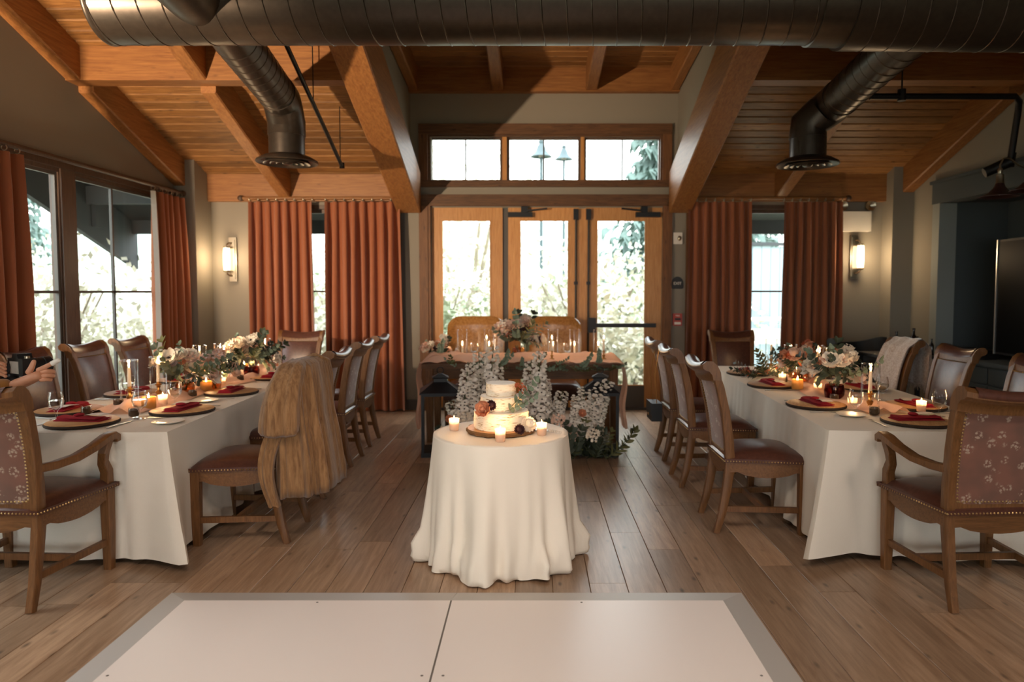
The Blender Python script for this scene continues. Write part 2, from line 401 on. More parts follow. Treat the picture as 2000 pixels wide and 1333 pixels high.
# ---- right wall with the media alcove
AY = (4.6, 7.70); AZ = 2.47
sp_ = [(YF, AY[0], 0, 5.1), (AY[1], YB + 0.1, 0, 5.1), (AY[0], AY[1], AZ, 5.1)]
wall_right = wall_panels('wall_right', M['wall'], sp_, lambda m, a0, a1, z0, z1: m.box(XR, XR + 0.15, a0, a1, z0, z1))
m = MB(); m.box(XR + 0.75, XR + 0.9, AY[0] - 0.1, AY[1] + 0.1, 0, AZ + 0.1); m.box(XR + 0.15, XR + 0.75, AY[0] - 0.12, AY[0], 0, AZ + 0.1)
m.box(XR + 0.15, XR + 0.75, AY[1], AY[1] + 0.12, 0, AZ + 0.1); m.box(XR + 0.15, XR + 0.75, AY[0], AY[1], AZ, AZ + 0.1)
struct(m.build('wall_alcove', M['charcoal'], smooth=False))
m = MB(); m.box(XR - 0.025, XR + 0.17, AY[1] - 0.012, AY[1] + 0.12, 0, 2.62); 
m.box(XR - 0.025, XR + 0.15, AY[0] - 0.12, AY[0], 0, 2.62)
struct(m.build('trim_6', M['casing'], smooth=False))
m = MB(); m.box(XR - 0.03, XR + 0.17, AY[0] - 0.12, AY[1] + 0.13, AZ - 0.012, 2.68); m.box(XR - 0.05, XR + 0.02, AY[0] - 0.12, AY[1] + 0.15, 2.68, 2.715); struct(m.build('trim_10', M['charcoal'], smooth=False))
# corner piers
struct(MB().box(XL, -3.95, 8.1, YB, 0, 3.02).build('wall_pier_window_side', M['wall'], smooth=False))
struct(MB().box(4.3, XR, 8.25, YB, 0, 2.98).build('wall_pier_alcove_side', M['wall'], smooth=False))
# wall behind the photographer, with unseen openings added and sized for fill daylight
sp_ = [(XL - 0.2, -3.2, 0, 5.1), (-1.2, -0.4, 0, 5.1), (1.6, 2.4, 0, 5.1), (4.0, XR + 0.2, 0, 5.1)]
for a, b in ((-3.2, -1.2), (-0.4, 1.6), (2.4, 4.0)): sp_ += [(a, b, 0, 0.8), (a, b, 2.2, 5.1)]
wall_panels('wall_front', M['wall'], sp_, lambda m, a0, a1, z0, z1: m.box(a0, a1, YF - 0.15, YF, z0, z1))
# baseboards
m = MB(); m.box(-3.95, BL[0], YB - 0.02, YB, 0, 0.13); m.box(BL[0], -1.42, YB - 0.02, YB, 0, 0.13); m.box(1.72, 4.3, YB - 0.02, YB, 0, 0.13)
struct(m.build('baseboard_back', M['frame_dark'], smooth=False))
# ---- ceiling: roof slabs, boards, rafters, beams
def slab(m, x0, x1, zf, y0, y1, th=0.12, lift=0.03):
    vs = [(x, y, zf(y) + lift + d) for d in (0, th) for (x, y) in ((x0, y0), (x1, y0), (x1, y1), (x0, y1))]
    m.add(vs, [(3, 2, 1, 0), (4, 5, 6, 7), (0, 1, 5, 4), (1, 2, 6, 5), (2, 3, 7, 6), (3, 0, 4, 7)])
m = MB(); YP = 3.44
slab(m, XL - 0.2, -1.496, ceil_z, YP, YB + 0.2); slab(m, 1.777, XR + 0.2, ceil_z, YP, YB + 0.2); slab(m, -1.6, 1.88, dorm_z, YP, YB + 0.2)
slab(m, XL - 0.2, XR + 0.2, lambda y: 4.715, YF - 0.15, YP)
ceiling = struct(m.build('ceiling', M['board'], smooth=False))
m = MB()
for X, t in ((-1.496, -0.08), (1.777, 0.08)):
    n = 12; a = []; b = []
    for i in range(n + 1):
        y = YB - (YB - YP) * i / n; a.append((X, y, ceil_z(y) - 0.05)); b.append((X, y, dorm_z(y) + 0.05))
    a2 = [(p[0] + t, p[1], p[2]) for p in a]; b2 = [(p[0] + t, p[1], p[2]) for p in b]
    m.grid([a, b]); m.grid([a2, b2])
struct(m.build('wall_dormer_cheeks', M['wall'], smooth=False))
def boards(x0, x1, zf, y0, y1, sl):
    d = 0.128; c = 0.011; L = x1 - x0; ang = math.atan(sl)
    sec = [(0, 0.012), (0, -0.002), (c, -0.016), (d - c - 0.003, -0.016), (d - 0.003, -0.002), (d - 0.003, 0.012)]
    rot = [(-u * cos(ang), u * sin(ang) + w) for u, w in sec]
    m = MB(); m.rings([[(x, a, b) for a, b in rot] for x in (0, L)])
    me = m.mesh('ceiling_board', False); me.materials.append(M['board'])
    y = y1
    while y > y0:
        put('ceiling_board', me, None, ceiling, (x0, y, zf(y) + 0.016)); y -= d * cos(ang)
boards(XL, -1.5, ceil_z, 5.3, YB, 0.365)
boards(1.78, XR, ceil_z, 5.3, YB, 0.365)
boards(-1.49, 1.77, dorm_z, 7.2, YB, 0.11)
def rafter(x0, x1, zbot, ztop, y0, y1, name='rafter'):
    m = MB(); c = 0.012
    rings = []
    for y in (y0, y1):
        zb, zt = zbot(y), ztop(y); rings.append([(x0, y, zt), (x0, y, zb + c), (x0 + c, y, zb), (x1 - c, y, zb), (x1, y, zb + c), (x1, y, zt)])
    m.rings(rings); return m.build(name, M['fir'], ceiling, smooth=False)
rb = lambda y: 2.585 + 0.365 * (8.45 - y); rt = lambda y: ceil_z(y) + 0.02
for a, b in ((-4.2, -4.06), (-3.07, -2.93), (2.94, 3.08), (4.41, 4.55)):
    rafter(a, b, rb, rt, 6.46, YB - 0.08); rafter(a, b, rb, rt, 4.2, 6.28)
big = lambda y: 2.46 + 0.37 * (8.35 - y)
rafter(-1.65, -1.36, big, rt, 3.6, 8.42, 'roof_beam'); rafter(1.66, 1.93, big, rt, 3.6, 8.42, 'roof_beam')
for a, b in ((XL, -1.65), (1.93, XR)):
    m = MB(); m.box(a, b, 6.28, 6.46, 3.375, ceil_z(6.37) + 0.05); m.build('purlin', M['fir_x'], ceiling, smooth=False)
    a2 = -3.95 if a < 0 else a; b2 = b if a < 0 else 4.3
    m = MB(); m.box(a2, b2, YB - 0.09, YB, 2.575, ceil_z(YB - 0.05) + 0.03); m.build('wall_plate_beam', M['fir_x'], ceiling, smooth=False)
m = MB(); m.box(-1.496, 1.777, YB - 0.09, YB, 3.885, 4.19); m.build('wall_plate_beam', M['fir_x'], ceiling, smooth=False)
db = lambda y: 3.89 + 0.11 * (8.5 - y); dt = lambda y: dorm_z(y) + 0.02
for a, b in ((-0.49, -0.35), (0.64, 0.78), (-1.49, -1.38), (1.66, 1.77)): rafter(a, b, db, dt, 5.0, YB - 0.005)

# ---- windows
def sash(name, parent, pts, t, depth, axis, at, mat):
    """rectangular frame (a0,a1,z0,z1) of bar t; axis 'y' = back wall, 'x' = side wall"""
    a0, a1, z0, z1 = pts; m = MB()
    for (p, q, r, s_) in ((a0, a0 + t, z0, z1), (a1 - t, a1, z0, z1), (a0 + t, a1 - t, z0, z0 + t), (a0 + t, a1 - t, z1 - t, z1)):
        if axis == 'y': m.box(p, q, at, at + depth, r, s_)
        else: m.box(at - depth, at, p, q, r, s_)
    return m.build(name, mat, parent, smooth=False)
def pane(parent, a0, a1, z0, z1, axis, at):
    m = MB()
    if axis == 'y': m.box(a0, a1, at, at + 0.006, z0, z1)
    else: m.box(at - 0.006, at, a0, a1, z0, z1)
    return m.build('pane', M['pane'], parent, smooth=False)
def bars(parent, name, rects, axis, at, d, mat):
    for (a0, a1, z0, z1) in rects:
        m = MB()
        if axis == 'y': m.box(a0, a1, at, at + d, z0, z1)
        else: m.box(at - d, at, a0, a1, z0, z1)
        m.build(name, mat, parent, smooth=False)
for n, (b, mid) in enumerate(((BL, (-2.60,)), (BR, (2.66, ))), 2):
    w = sash('window_%d' % n, None, b, 0.05, 0.14, 'y', YB + 0.0, M['winwood']); struct(w)
    sash('sash', w, (b[0] + 0.05, b[1] - 0.05, b[2] + 0.05, b[3] - 0.05), 0.045, 0.04, 'y', YB + 0.06, M['winwood'])
    bars(w, 'muntin', [(b[0] + 0.09, b[1] - 0.09, 1.468, 1.488)] + [(b[1] - 0.52, b[1] - 0.50, b[2] + 0.09, b[3] - 0.09), (b[0] + 0.66, b[0] + 0.685, b[2] + 0.09, b[3] - 0.09)][n - 2:n - 1], 'y', YB + 0.066, 0.026, M['winwood'])
    pane(w, b[0] + 0.09, b[1] - 0.09, b[2] + 0.09, b[3] - 0.09, 'y', YB + 0.08)
    m = MB()
    for (p, q, r, s_) in ((b[0] - 0.09, b[0], 0.1, b[3] + 0.0), (b[1], b[1] + 0.09, 0.1, b[3] + 0.0), (b[0] - 0.09, b[1] + 0.09, b[2] - 0.1, b[2])): m.box(p, q, YB - 0.025, YB, r, s_)
    m.build('casing', M['frame_dark'] if n == 2 else M['trim_z'], w, smooth=False)
w1 = None
for i, (a, b) in enumerate(LW):
    w = sash('window_%d' % (1 if i == 0 else 4 + i), None, (a, b, lz0, lz1), 0.035, 0.085, 'x', XL + 0.004, M['winwood']); struct(w)
    sash('sash', w, (a + 0.03, b - 0.03, lz0 + 0.03, lz1 - 0.03), 0.035, 0.03, 'x', XL - 0.01, M['frame_dark'])
    pane(w, a + 0.06, b - 0.06, lz0 + 0.06, lz1 - 0.06, 'x', XL - 0.022)
    bars(w, 'muntin', [(a + 0.06, b - 0.06, 1.462, 1.486)] + ([(6.92, 6.945, lz0 + 0.06, lz1 - 0.06)] if i == 2 else [(5.15, 5.175, lz0 + 0.06, lz1 - 0.06)] if i == 1 else []), 'x', XL - 0.012, 0.026, M['frame_dark'])
struct(MB().box(XL - 0.02, XL + 0.02, 6.15, 6.34, 0, 2.6).build('trim_1', M['winwood'], smooth=False))
struct(MB().box(XL - 0.01, XL + 0.035, 2.1, 8.1, lz1, lz1 + 0.1).build('trim_2', M['winwood'], smooth=False))
# clerestory
w = struct(sash('window_4', None, (CL[0], CL[1], CL[2], CL[3]), 0.035, 0.15, 'y', YB - 0.01, M['trim']))
GL = [(-1.252, -0.396), (-0.288, 0.565), (0.657, 1.557)]
for (a, b) in GL:
    sash('sash', w, (a - 0.03, b + 0.03, CL[2] + 0.02, CL[3] - 0.02), 0.035, 0.05, 'y', YB + 0.05, M['winwood'])
    pane(w, a, b, CL[2] + 0.04, CL[3] - 0.04, 'y', YB + 0.07); c = (a + b) / 2
    bars(w, 'muntin', [(c - 0.009, c + 0.009, CL[2] + 0.04, CL[3] - 0.04)], 'y', YB + 0.062, 0.02, M['frame_dark'])
bars(w, 'mullion', [(-0.37, -0.315, CL[2] + 0.03, CL[3] - 0.03), (0.59, 0.635, CL[2] + 0.03, CL[3] - 0.03)], 'y', YB + 0.0, 0.12, M['door'])
m = MB(); m.box(-1.39, 1.70, YB - 0.045, YB, 3.39, 3.516); m.build('casing_board', M['trim'], w, smooth=False)
m = MB(); m.box(-1.39, 1.70, YB - 0.045, YB, 2.755, 2.835); m.build('casing_board', M['trim'], w, smooth=False)
m = MB(); m.box(-1.39, -1.28, YB - 0.04, YB, 2.835, 3.39); m.build('casing_board', M['trim_z'], w, smooth=False)
m = MB(); m.box(1.59, 1.70, YB - 0.04, YB, 2.835, 3.39); m.build('casing_board', M['trim_z'], w, smooth=False)
# door casing boards
for k, (a, b, z0, z1, mt) in enumerate(((-1.39, -1.25, 0, 2.53, 'trim_z'), (1.60, 1.71, 0, 2.53, 'trim_z'), (-1.41, 1.73, 2.52, 2.66, 'trim'))):
    m = MB(); m.box(a, b, YB - 0.05, YB, z0, z1); m.box(a + 0.03, b - 0.03, YB - 0.062, YB - 0.05, z0, z1); struct(m.build('trim_%d' % (3 + k), M[mt], smooth=False))
struct(MB().box(-1.24, 1.60, YB - 0.03, YB + 0.16, 0.0, 0.025).build('trim_9', M['frame_dark'], smooth=False))
# doors
def door(n, a0, a1, g0, g1, hinge):
    z1 = 2.51; gz0, gz1 = 0.30, 2.356
    m = MB()
    m.box(a0, g0, YB + 0.03, YB + 0.08, 0.01, z1); m.box(g1, a1, YB + 0.03, YB + 0.08, 0.01, z1); m.box(g0, g1, YB + 0.03, YB + 0.08, gz1, z1)
    d = struct(m.build('door_%d' % n, M['door'], smooth=False))
    m = MB(); m.box(g0, g1, YB + 0.03, YB + 0.08, 0.01, gz0); m.build('bottom_rail', M['frame_dark'], d, smooth=False)
    sash('glazing_bead', d, (g0, g1, gz0, gz1), 0.012, 0.012, 'y', YB + 0.022, M['door'])
    pane(d, g0, g1, gz0, gz1, 'y', YB + 0.055)
    return d
d1 = door(1, -1.24, -0.37, -1.121, -0.516, 0)
d2 = door(2, -0.30, 0.575, -0.157, 0.447, 0)
d3 = door(3, 0.655, 1.60, 0.794, 1.398, 1)
struct(MB().box(-0.37, -0.30, YB + 0.06, YB + 0.12, 0, 2.5).build('trim_7', M['frame_dark'], smooth=False))
struct(MB().box(0.575, 0.655, YB + 0.035, YB + 0.09, 0, 2.5).build('trim_8', M['door'], smooth=False))
for d, s, x in ((d2, 1, -0.30), (d3, -1, 1.57)):
    m = MB(); m.box(min(x, x + s * 0.30), max(x, x + s * 0.30), YB - 0.03, YB + 0.03, 2.39, 2.45); m.build('closer_body', M['black'], d, smooth=False)
    m = MB(); m.bar((x + s * 0.18, YB - 0.04, 2.46), (x + s * 0.48, YB - 0.05, 2.49), 0.03, 0.018); m.box(x + s * 0.2 - 0.04, x + s * 0.2 + 0.04, YB - 0.05, YB + 0.03, 2.44, 2.515); m.build('closer_arm', M['black'], d, smooth=False)
for d, x in ((d2, 0.535), (d3, 0.69)):
    m = MB(); m.tube([(x, YB + 0.0, 0.1), (x, YB + 0.0, 2.48)], 0.012, 8); m.build('latch_rod', M['black'], d)
    m = MB(); m.box(x - 0.03, x + 0.03, YB - 0.02, YB + 0.03, 2.36, 2.49); m.box(x - 0.022, x + 0.022, YB - 0.02, YB + 0.03, 1.56, 1.6); m.build('latch_case', M['black'], d, smooth=False)
for d, x0, x1 in ((d2, -0.22, 0.54), (d3, 0.68, 1.52)):
    m = MB(); m.box(x0 + 0.05, x1, YB - 0.075, YB - 0.03, 1.035, 1.085); m.box(x0 - 0.0, x0 + 0.1, YB - 0.08, YB + 0.03, 0.97, 1.15) if d is d3 else m.box(x1 - 0.1, x1, YB - 0.08, YB + 0.03, 0.97, 1.15)
    m.build('panic_bar', M['black'], d, smooth=False)
# ================================================================== DUCTS, PIPES, WALL FITTINGS
DY, DZ, DR = 4.4, 3.296, 0.26
duct = thing('spiral_duct', 'large dark bronze spiral duct running across under the rafters', 'duct', (-2.66, DY, DZ))
def spiral(m, p0, p1, r, pitch=0.15, n=40, amp=0.0035, flare=0):
    # round pipe with a raised spiral seam
    p0 = Vector(p0); p1 = Vector(p1); d = (p1 - p0); L = d.length; d.normalize()
    a = d.cross(Vector((0.01, 0.02, 1))).normalized(); b = d.cross(a)
    rings = []; steps = max(8, int(L / 0.03))
    for i in range(steps + 1):
        t = L * i / steps; rings.append([p0 + d * t + (a * cos(2 * pi * k / n) + b * sin(2 * pi * k / n)) * r for k in range(n)])
    m.rings(rings)
    return a, b, d, L
def seam(m, p0, p1, r, pitch=0.15, w=0.006, h=0.004, n=32):
    p0 = Vector(p0); p1 = Vector(p1); d = (p1 - p0); L = d.length; d.normalize()
    a = d.cross(Vector((0.01, 0.02, 1))).normalized(); b = d.cross(a); turns = L / pitch; pts = []
    rings = []; total = int(turns * n)
    for i in range(total + 1):
        th = 2 * pi * i / n; t = L * i / total; q = a * cos(th) + b * sin(th); c = p0 + d * t
        rings.append([c + q * r * 0.999 - d * w, c + q * (r + h), c + q * r * 0.999 + d * w])
    m.rings(rings, False, False, False)
m = MB(); spiral(m, (0, 0, 0), (4.55, 0, 0), DR); m.build('pipe_section', M['duct'], duct)
m = MB(); seam(m, (0, 0, 0), (4.5, 0, 0), DR); m.build('spiral_seam', M['duct'], duct)
m = MB(); m.rings([[(x, r * cos(2 * pi * k / 40), r * sin(2 * pi * k / 40)) for k in range(40)] for x, r in ((4.40, DR + 0.004), (4.405, DR + 0.012), (4.60, DR + 0.016), (4.605, DR + 0.03), (4.66, DR + 0.03))]); m.build('coupling', M['duct'], duct)
m = MB(); spiral(m, (4.6, 0, -0.005), (7.16, 0, -0.02), DR + 0.03); m.build('pipe_section', M['duct'], duct)
m = MB(); seam(m, (4.7, 0, -0.005), (7.1, 0, -0.02), DR + 0.03); m.build('spiral_seam', M['duct'], duct)
m = MB(); m.rings([[(x, r * cos(2 * pi * k / 40), r * sin(2 * pi * k / 40)) for k in range(40)] for x, r in ((-0.02, DR), (-0.012, DR + 0.006), (0.0, DR + 0.006), (0.012, DR))]); m.build('end_cap', M['duct'], duct)
# branch toward the hall
m = MB(); m.tube([(0.64, 0.0, -0.03), (0.64, -1.0, 0.02), (0.60, -3.0, 0.14)], 0.19, 32); m.build('branch_tap', M['duct'], duct)
def branch(label, x0, xd, yd, zd, bend):
    b = thing('branch_duct', label, 'duct', (xd, yd, zd), 0, 'branch ducts with round diffusers')
    s = Vector((x0 - xd, DY + 0.16 - yd, DZ - 0.02 - zd)); e = Vector(bend); t = Vector((0, 0, 0.34))
    m = MB(); pts = [s, s * 0.6 + e * 0.4, s * 0.25 + e * 0.75, e]
    m.tube(pts, 0.155, 30); m.build('sloped_pipe', M['duct'], b)
    m = MB(); d = (e - s).normalized()
    for k in range(9):
        p = s + (e - s) * (0.25 + k * 0.085); a = d.cross(Vector((0, 0, 1))).normalized(); c = d.cross(a)
        m.rings([[p + d * o + (a * cos(2 * pi * j / 30) + c * sin(2 * pi * j / 30)) * r for j in range(30)] for o, r in ((-0.006, 0.155), (0, 0.159), (0.006, 0.155))], False, False)
    m.build('spiral_seam', M['duct'], b)
    m = MB(); e2 = e + (e - s).normalized() * 0.14
    m.tube([e - (e - s).normalized() * 0.03, e2, e2 * 0.6 + Vector((0, 0.02, 0.30)) * 0.4 + Vector((0, 0, 0.02)), Vector((0, 0, 0.34)), Vector((0, 0, 0.22))], 0.162, 30); m.build('elbow', M['duct'], b)
    m = MB(); m.lathe([(0.155, 0.26), (0.155, 0.05), (0.165, 0.04), (0.165, 0.02)], 30); m.build('drop_collar', M['duct'], b)
    m = MB(); m.lathe([(0.15, 0.055), (0.20, 0.04), (0.262, 0.005), (0.27, -0.012), (0.262, -0.018), (0.245, -0.006), (0.2, 0.012), (0.15, 0.03)], 36, cap0=False, cap1=False); m.build('diffuser_rim', M['duct'], b)
    for r in (0.075, 0.13, 0.185):
        m = MB(); m.lathe([(r - 0.02, 0.02), (r + 0.012, -0.012), (r + 0.02, -0.022), (r + 0.012, -0.026), (r - 0.012, -0.006), (r - 0.03, 0.012)], 30, cap0=False, cap1=False); m.build('diffuser_cone', M['duct'], b)
    m = MB(); m.lathe([(0.001, -0.03), (0.03, -0.03), (0.045, -0.02), (0.03, 0.0), (0.001, 0.0)], 20); m.build('diffuser_cone', M['duct'], b)
    return b
branch('bronze branch duct with round slotted diffuser over the table by the tall windows', -2.05, -2.19, 6.2, 2.64, (0.02, -0.28, 0.52))
branch('bronze branch duct with round slotted diffuser over the table by the television', 2.60, 2.456, 6.2, 2.62, (0.16, -0.26, 0.50))
# black pipes
t = thing('sprinkler_pipe', 'thin black pipe hanging on rods beside the bronze diffuser near the centre beam', 'pipe', (-1.92, 5.0, 3.6))
m = MB(); m.tube([(0, 0, 0), (-0.056, 2.2, -0.825)], 0.019, 10); m.tube([(-0.056, 2.2, -0.845), (-0.056, 2.2, -0.79)], 0.026, 10); m.build('pipe', M['black'], t)
for f in (0.97, 0.55):
    m = MB(); m.tube([(-0.056 * f, 2.2 * f, -0.825 * f), (-0.056 * f, 2.2 * f, 0.02 + ceil_z(5.0 + 2.2 * f) - 3.6)], 0.005, 6); m.build('hanger_rod', M['black'], t)
t = thing('sprinkler_pipe', 'black pipe running across the boards to the wall above the alcove', 'pipe', (2.0, 6.2, 3.21))
m = MB(); m.tube([(1.0, 0, 0), (2.29, 0, 0), (2.36, 0.05, -0.03), (2.39, 0.1, -0.1), (2.42, 0.22, -0.52)], 0.028, 12); m.build('pipe', M['black'], t)
m = MB(); m.tube([(1.28, 0, 0.0), (1.28, 0, 0.5)], 0.007, 6); m.tube([(1.28, 0, -0.04), (1.28, 0, 0.06)], 0.036, 10); m.build('hanger_rod', M['black'], t)
t2 = thing('stage_lamp', 'small black lamp head on the pipe end above the alcove', 'lamp', (4.40, 6.42, 2.66))
m = MB(); m.tube([(0.02, 0, 0.02), (-0.18, 0.06, -0.075)], [0.05, 0.045], 12); m.build('lamp_housing', M['blackmat'], t2)
m = MB(); m.bar((0.05, 0, 0.1), (0.03, 0, -0.03), 0.03, 0.03); m.build('yoke', M['black'], t2)
# ---- curtains
def curtain(label, width, h, folds, mat, lining=False, flare=0.06, seed=0):
    rnd = random.Random(seed); c = thing('curtain', label, 'curtain')
    n = folds * 8; rows = []; ph = [rnd.uniform(-0.5, 0.5) for _ in range(folds + 2)]
    zs = [0, 0.02, 0.06, 0.1, 0.16, 0.25, 0.4, 0.6, 0.8, 1.0]
    for ti in zs:
        row = []
        for i in range(n + 1):
            u = i / n; f = u * folds; k = int(f)
            amp = 0.040 + 0.026 * min(1, ti * 3)
            sharp = 1.0 - min(1, ti * 6)
            w = cos(2 * pi * f + ph[min(k, folds)] * ti * 0.8); w = w if sharp < 0.5 else (abs(w) ** 1.6) * (1 if w > 0 else -1)
            x = (u - 0.5) * width * (1 + flare * ti) + 0.012 * sin(2 * pi * f * 2) + 0.02 * ti * sin(3.1 * f + seed)
            y = -amp * w * (1 + 0.3 * sin(f * 1.7 + seed)) + 0.015 * ti * sin(f * 0.9)
            row.append((x, y, h * (1 - ti)))
        rows.append(row)
    m = MB(); m.grid(rows); back = [[(p[0], p[1] + 0.006, p[2]) for p in r] for r in rows]; m.grid(back[::-1])
    m.build('drape', mat, c, sharp=None)
    if lining:
        m = MB(); e = [[(r[0][0] - 0.0, r[0][1] + 0.01, r[0][2]), (r[0][0] - 0.03, r[0][1] + 0.05, r[0][2])] for r in rows]; m.grid(e); m.build('lining_edge', M['lining'], c)
    rm = bpy.data.meshes.get('rod_ring')
    if rm is None:
        r = MB(); r.rings([[((0.022 + 0.003 * cos(2 * pi * q / 6)) * cos(2 * pi * k / 14) * 0 + 0.005 * sin(2 * pi * q / 6), (0.022 + 0.003 * cos(2 * pi * q / 6)) * cos(2 * pi * k / 14), (0.022 + 0.003 * cos(2 * pi * q / 6)) * sin(2 * pi * k / 14)) for q in range(6)] for k in range(15)], False, False)
        rm = r.mesh('rod_ring'); rm.materials.append(M['nickel'])
    for k in range(folds + 1):
        put('rod_ring', rm, None, c, ((k / folds - 0.5) * width, 0.0, h + 0.03))
    return c
for (lab, x0, x1, s, f) in (('terracotta pleated curtain next to the lit sconce on the window-side corner', -3.42, -2.66, 1, 7), ('terracotta pleated curtain on the door side of the narrow window gap', -2.50, -1.60, 2, 8),
                       ('terracotta pleated curtain beside the exit plate and red alarm', 1.88, 2.64, 3, 7), ('terracotta pleated curtain under the twin-headed emergency light', 3.04, 3.74, 4, 7)):
    c = curtain(lab, x1 - x0, 2.54, f, M['curtain'], False, 0.05, s); c.location = ((x0 + x1) / 2, YB - 0.13, 0.02); c['group'] = 'terracotta curtains'
for (lab, y0, y1, s, f, li) in (('terracotta curtain at the camera end of the window wall', 4.3, 5.5, 5, 9, False), ('terracotta curtain with pale lining edge at the corner of the window wall', 7.45, 8.36, 6, 8, True)):
    c = curtain(lab, y1 - y0, 2.54, f, M['curtain'], li, 0.03, s); c.location = (XL + 0.12, (y0 + y1) / 2, 0.02); c.rotation_euler = (0, 0, pi / 2); c['group'] = 'terracotta curtains'
for (lab, p0, p1, z) in (('wooden curtain rod over the window beside the aisle-side beam', (-3.53, YB - 0.13), (-1.62, YB - 0.13), 2.605), ('wooden curtain rod over the window by the emergency light', (1.83, YB - 0.13), (3.82, YB - 0.13), 2.605), ('long wooden curtain rod along the tall window wall', (XL + 0.12, 2.0), (XL + 0.12, 8.09), 2.62)):
    t = thing('curtain_rod', lab, 'curtain rod', (p0[0], p0[1], z)); d = Vector((p1[0] - p0[0], p1[1] - p0[1], 0))
    m = MB(); m.tube([(0, 0, 0), d], 0.02, 12); m.build('rod', M['fir_x'] if abs(d.x) > 0.1 else M['winwood'], t)
    for e in (Vector((0, 0, 0)), d):
        m = MB(); m.ell(e, (0.036, 0.036, 0.036), 12, 8); m.build('finial', M['winwood'], t)
    for fr in (0.02, 0.5, 0.98):
        q = d * fr; out = Vector((0, 0.13, 0)) if abs(d.x) > 0.1 else Vector((-0.12, 0, 0))
        m = MB(); m.tube([q, q + out], 0.009, 8); m.build('bracket', M['black'], t)
# ---- sconces
def sconce(label, x, sx, zc):
    t = thing('wall_sconce', label, 'wall lamp', (x, YB, zc), 0, 'lit wall sconces')
    m = MB(); m.box(-0.045 + 0.035 * sx, 0.045 + 0.035 * sx, -0.03, 0, -0.27, 0.27); m.box(-0.03 + 0.035 * sx, 0.03 + 0.035 * sx, -0.045, -0.03, -0.24, 0.24); m.build('back_plate', M['nickel'], t, smooth=False)
    for s in (-1, 1):
        m = MB(); m.tube([(0.03 * sx, -0.04, s * 0.2), (0.02 * sx, -0.09, s * 0.2), (0, -0.12, s * 0.175), (0, -0.12, s * 0.15)], 0.01, 8); m.lathe([(0.04, s * 0.135), (0.042, s * 0.15), (0.03, s * 0.158)], 16, (0, -0.12, 0)); m.build('arm', M['nickel'], t)
    m = MB(); m.lathe([(0.036, -0.14), (0.041, -0.07), (0.041, 0.07), (0.036, 0.14)], 18, (0, -0.12, 0)); m.build('shade', M['shade'], t)
    light('sconce_light', 'POINT', (0, -0.24, 0), 8, (1.0, 0.72, 0.42), 0.06, parent=t)
sconce('lit tube wall sconce between the window wall and the curtains', -3.72, 1, 1.87)
sconce('lit tube wall sconce under the emergency light', 3.99, -1, 1.90)
# ---- emergency light, exit plate, alarm, thermostat
t = thing('emergency_light', 'white emergency light box with two round lamp heads', 'emergency light', (3.95, YB, 2.33))
m = MB(); m.box(-0.175, 0.175, -0.09, 0, -0.12, 0.12); m.build('housing', M['white'], t, smooth=False)
for s in (-1, 1):
    m = MB(); m.tube([(s * 0.17, -0.05, 0.11), (s * 0.17, -0.05, 0.16)], 0.015, 8); h = m.build('neck', M['nickel'], t)
    m = MB(); m.rings([[(s * 0.17 + r * cos(2 * pi * k / 18), y, 0.19 + r * sin(2 * pi * k / 18)) for k in range(18)] for y, r in ((0.0, 0.02), (-0.02, 0.045), (-0.06, 0.062), (-0.08, 0.062), (-0.075, 0.05), (-0.05, 0.01))]); m.build('lamp_head', M['nickel'], t)
def text(s, size, mat, parent, loc, rot, name='lettering', ext=0.0008, bold=0.0):
    c = bpy.data.curves.new(name, 'FONT'); c.body = s; c.size = size; c.align_x = 'CENTER'; c.align_y = 'CENTER'; c.extrude = ext; c.offset = bold
    o = bpy.data.objects.new(name, c); COL.objects.link(o); bpy.context.view_layer.update()
    me = bpy.data.meshes.new_from_object(o.evaluated_get(bpy.context.evaluated_depsgraph_get())); bpy.data.objects.remove(o); bpy.data.curves.remove(c)
    me.materials.clear(); return put(name, me, mat, parent, loc, rot)
t = thing('exit_plate', 'black half-round tactile plate reading EXIT on the wall by the doors', 'sign', (1.79, YB, 1.575))
m = MB(); pts = [(0.075 * cos(a), 0.0 + 0.085 * sin(a)) for a in [pi * k / 12 for k in range(13)]] + [(-0.075, -0.05), (-0.06, -0.065), (0.06, -0.065), (0.075, -0.05)]
m.prism(pts, lambda p: (p[0], -0.012, p[1]), lambda p: (p[0], 0, p[1])); m.build('plate', M['blackmat'], t, smooth=False)
text('EXIT', 0.048, M['white'], t, (0, -0.0135, 0.0), (pi / 2, 0, 0), bold=0.0008)
t = thing('fire_alarm_pull', 'small red fire alarm pull station on the wall by the doors', 'alarm', (1.79, YB, 1.13))
m = MB(); m.box(-0.055, 0.055, -0.045, 0, -0.075, 0.075); m.build('housing', M['red'], t, smooth=False)
m = MB(); m.box(-0.035, 0.035, -0.06, -0.045, -0.005, 0.02); m.build('pull_bar', M['blackmat'], t, smooth=False)
m = MB(); m.box(-0.04, 0.04, -0.0465, -0.045, -0.06, -0.03); m.build('white_panel', M['white'], t, smooth=False)
text('FIRE', 0.028, M['white'], t, (0, -0.0462, 0.048), (pi / 2, 0, 0))
t = thing('strobe_unit', 'small white wall unit above the exit plate', 'wall unit', (1.785, YB, 2.13))
m = MB(); m.box(-0.055, 0.055, -0.03, 0, -0.07, 0.07); m.build('housing', M['white'], t, smooth=False)
m = MB(); m.ell((0.02, -0.03, 0), (0.025, 0.02, 0.03), 10, 6); m.build('lens', M['nickel'], t)
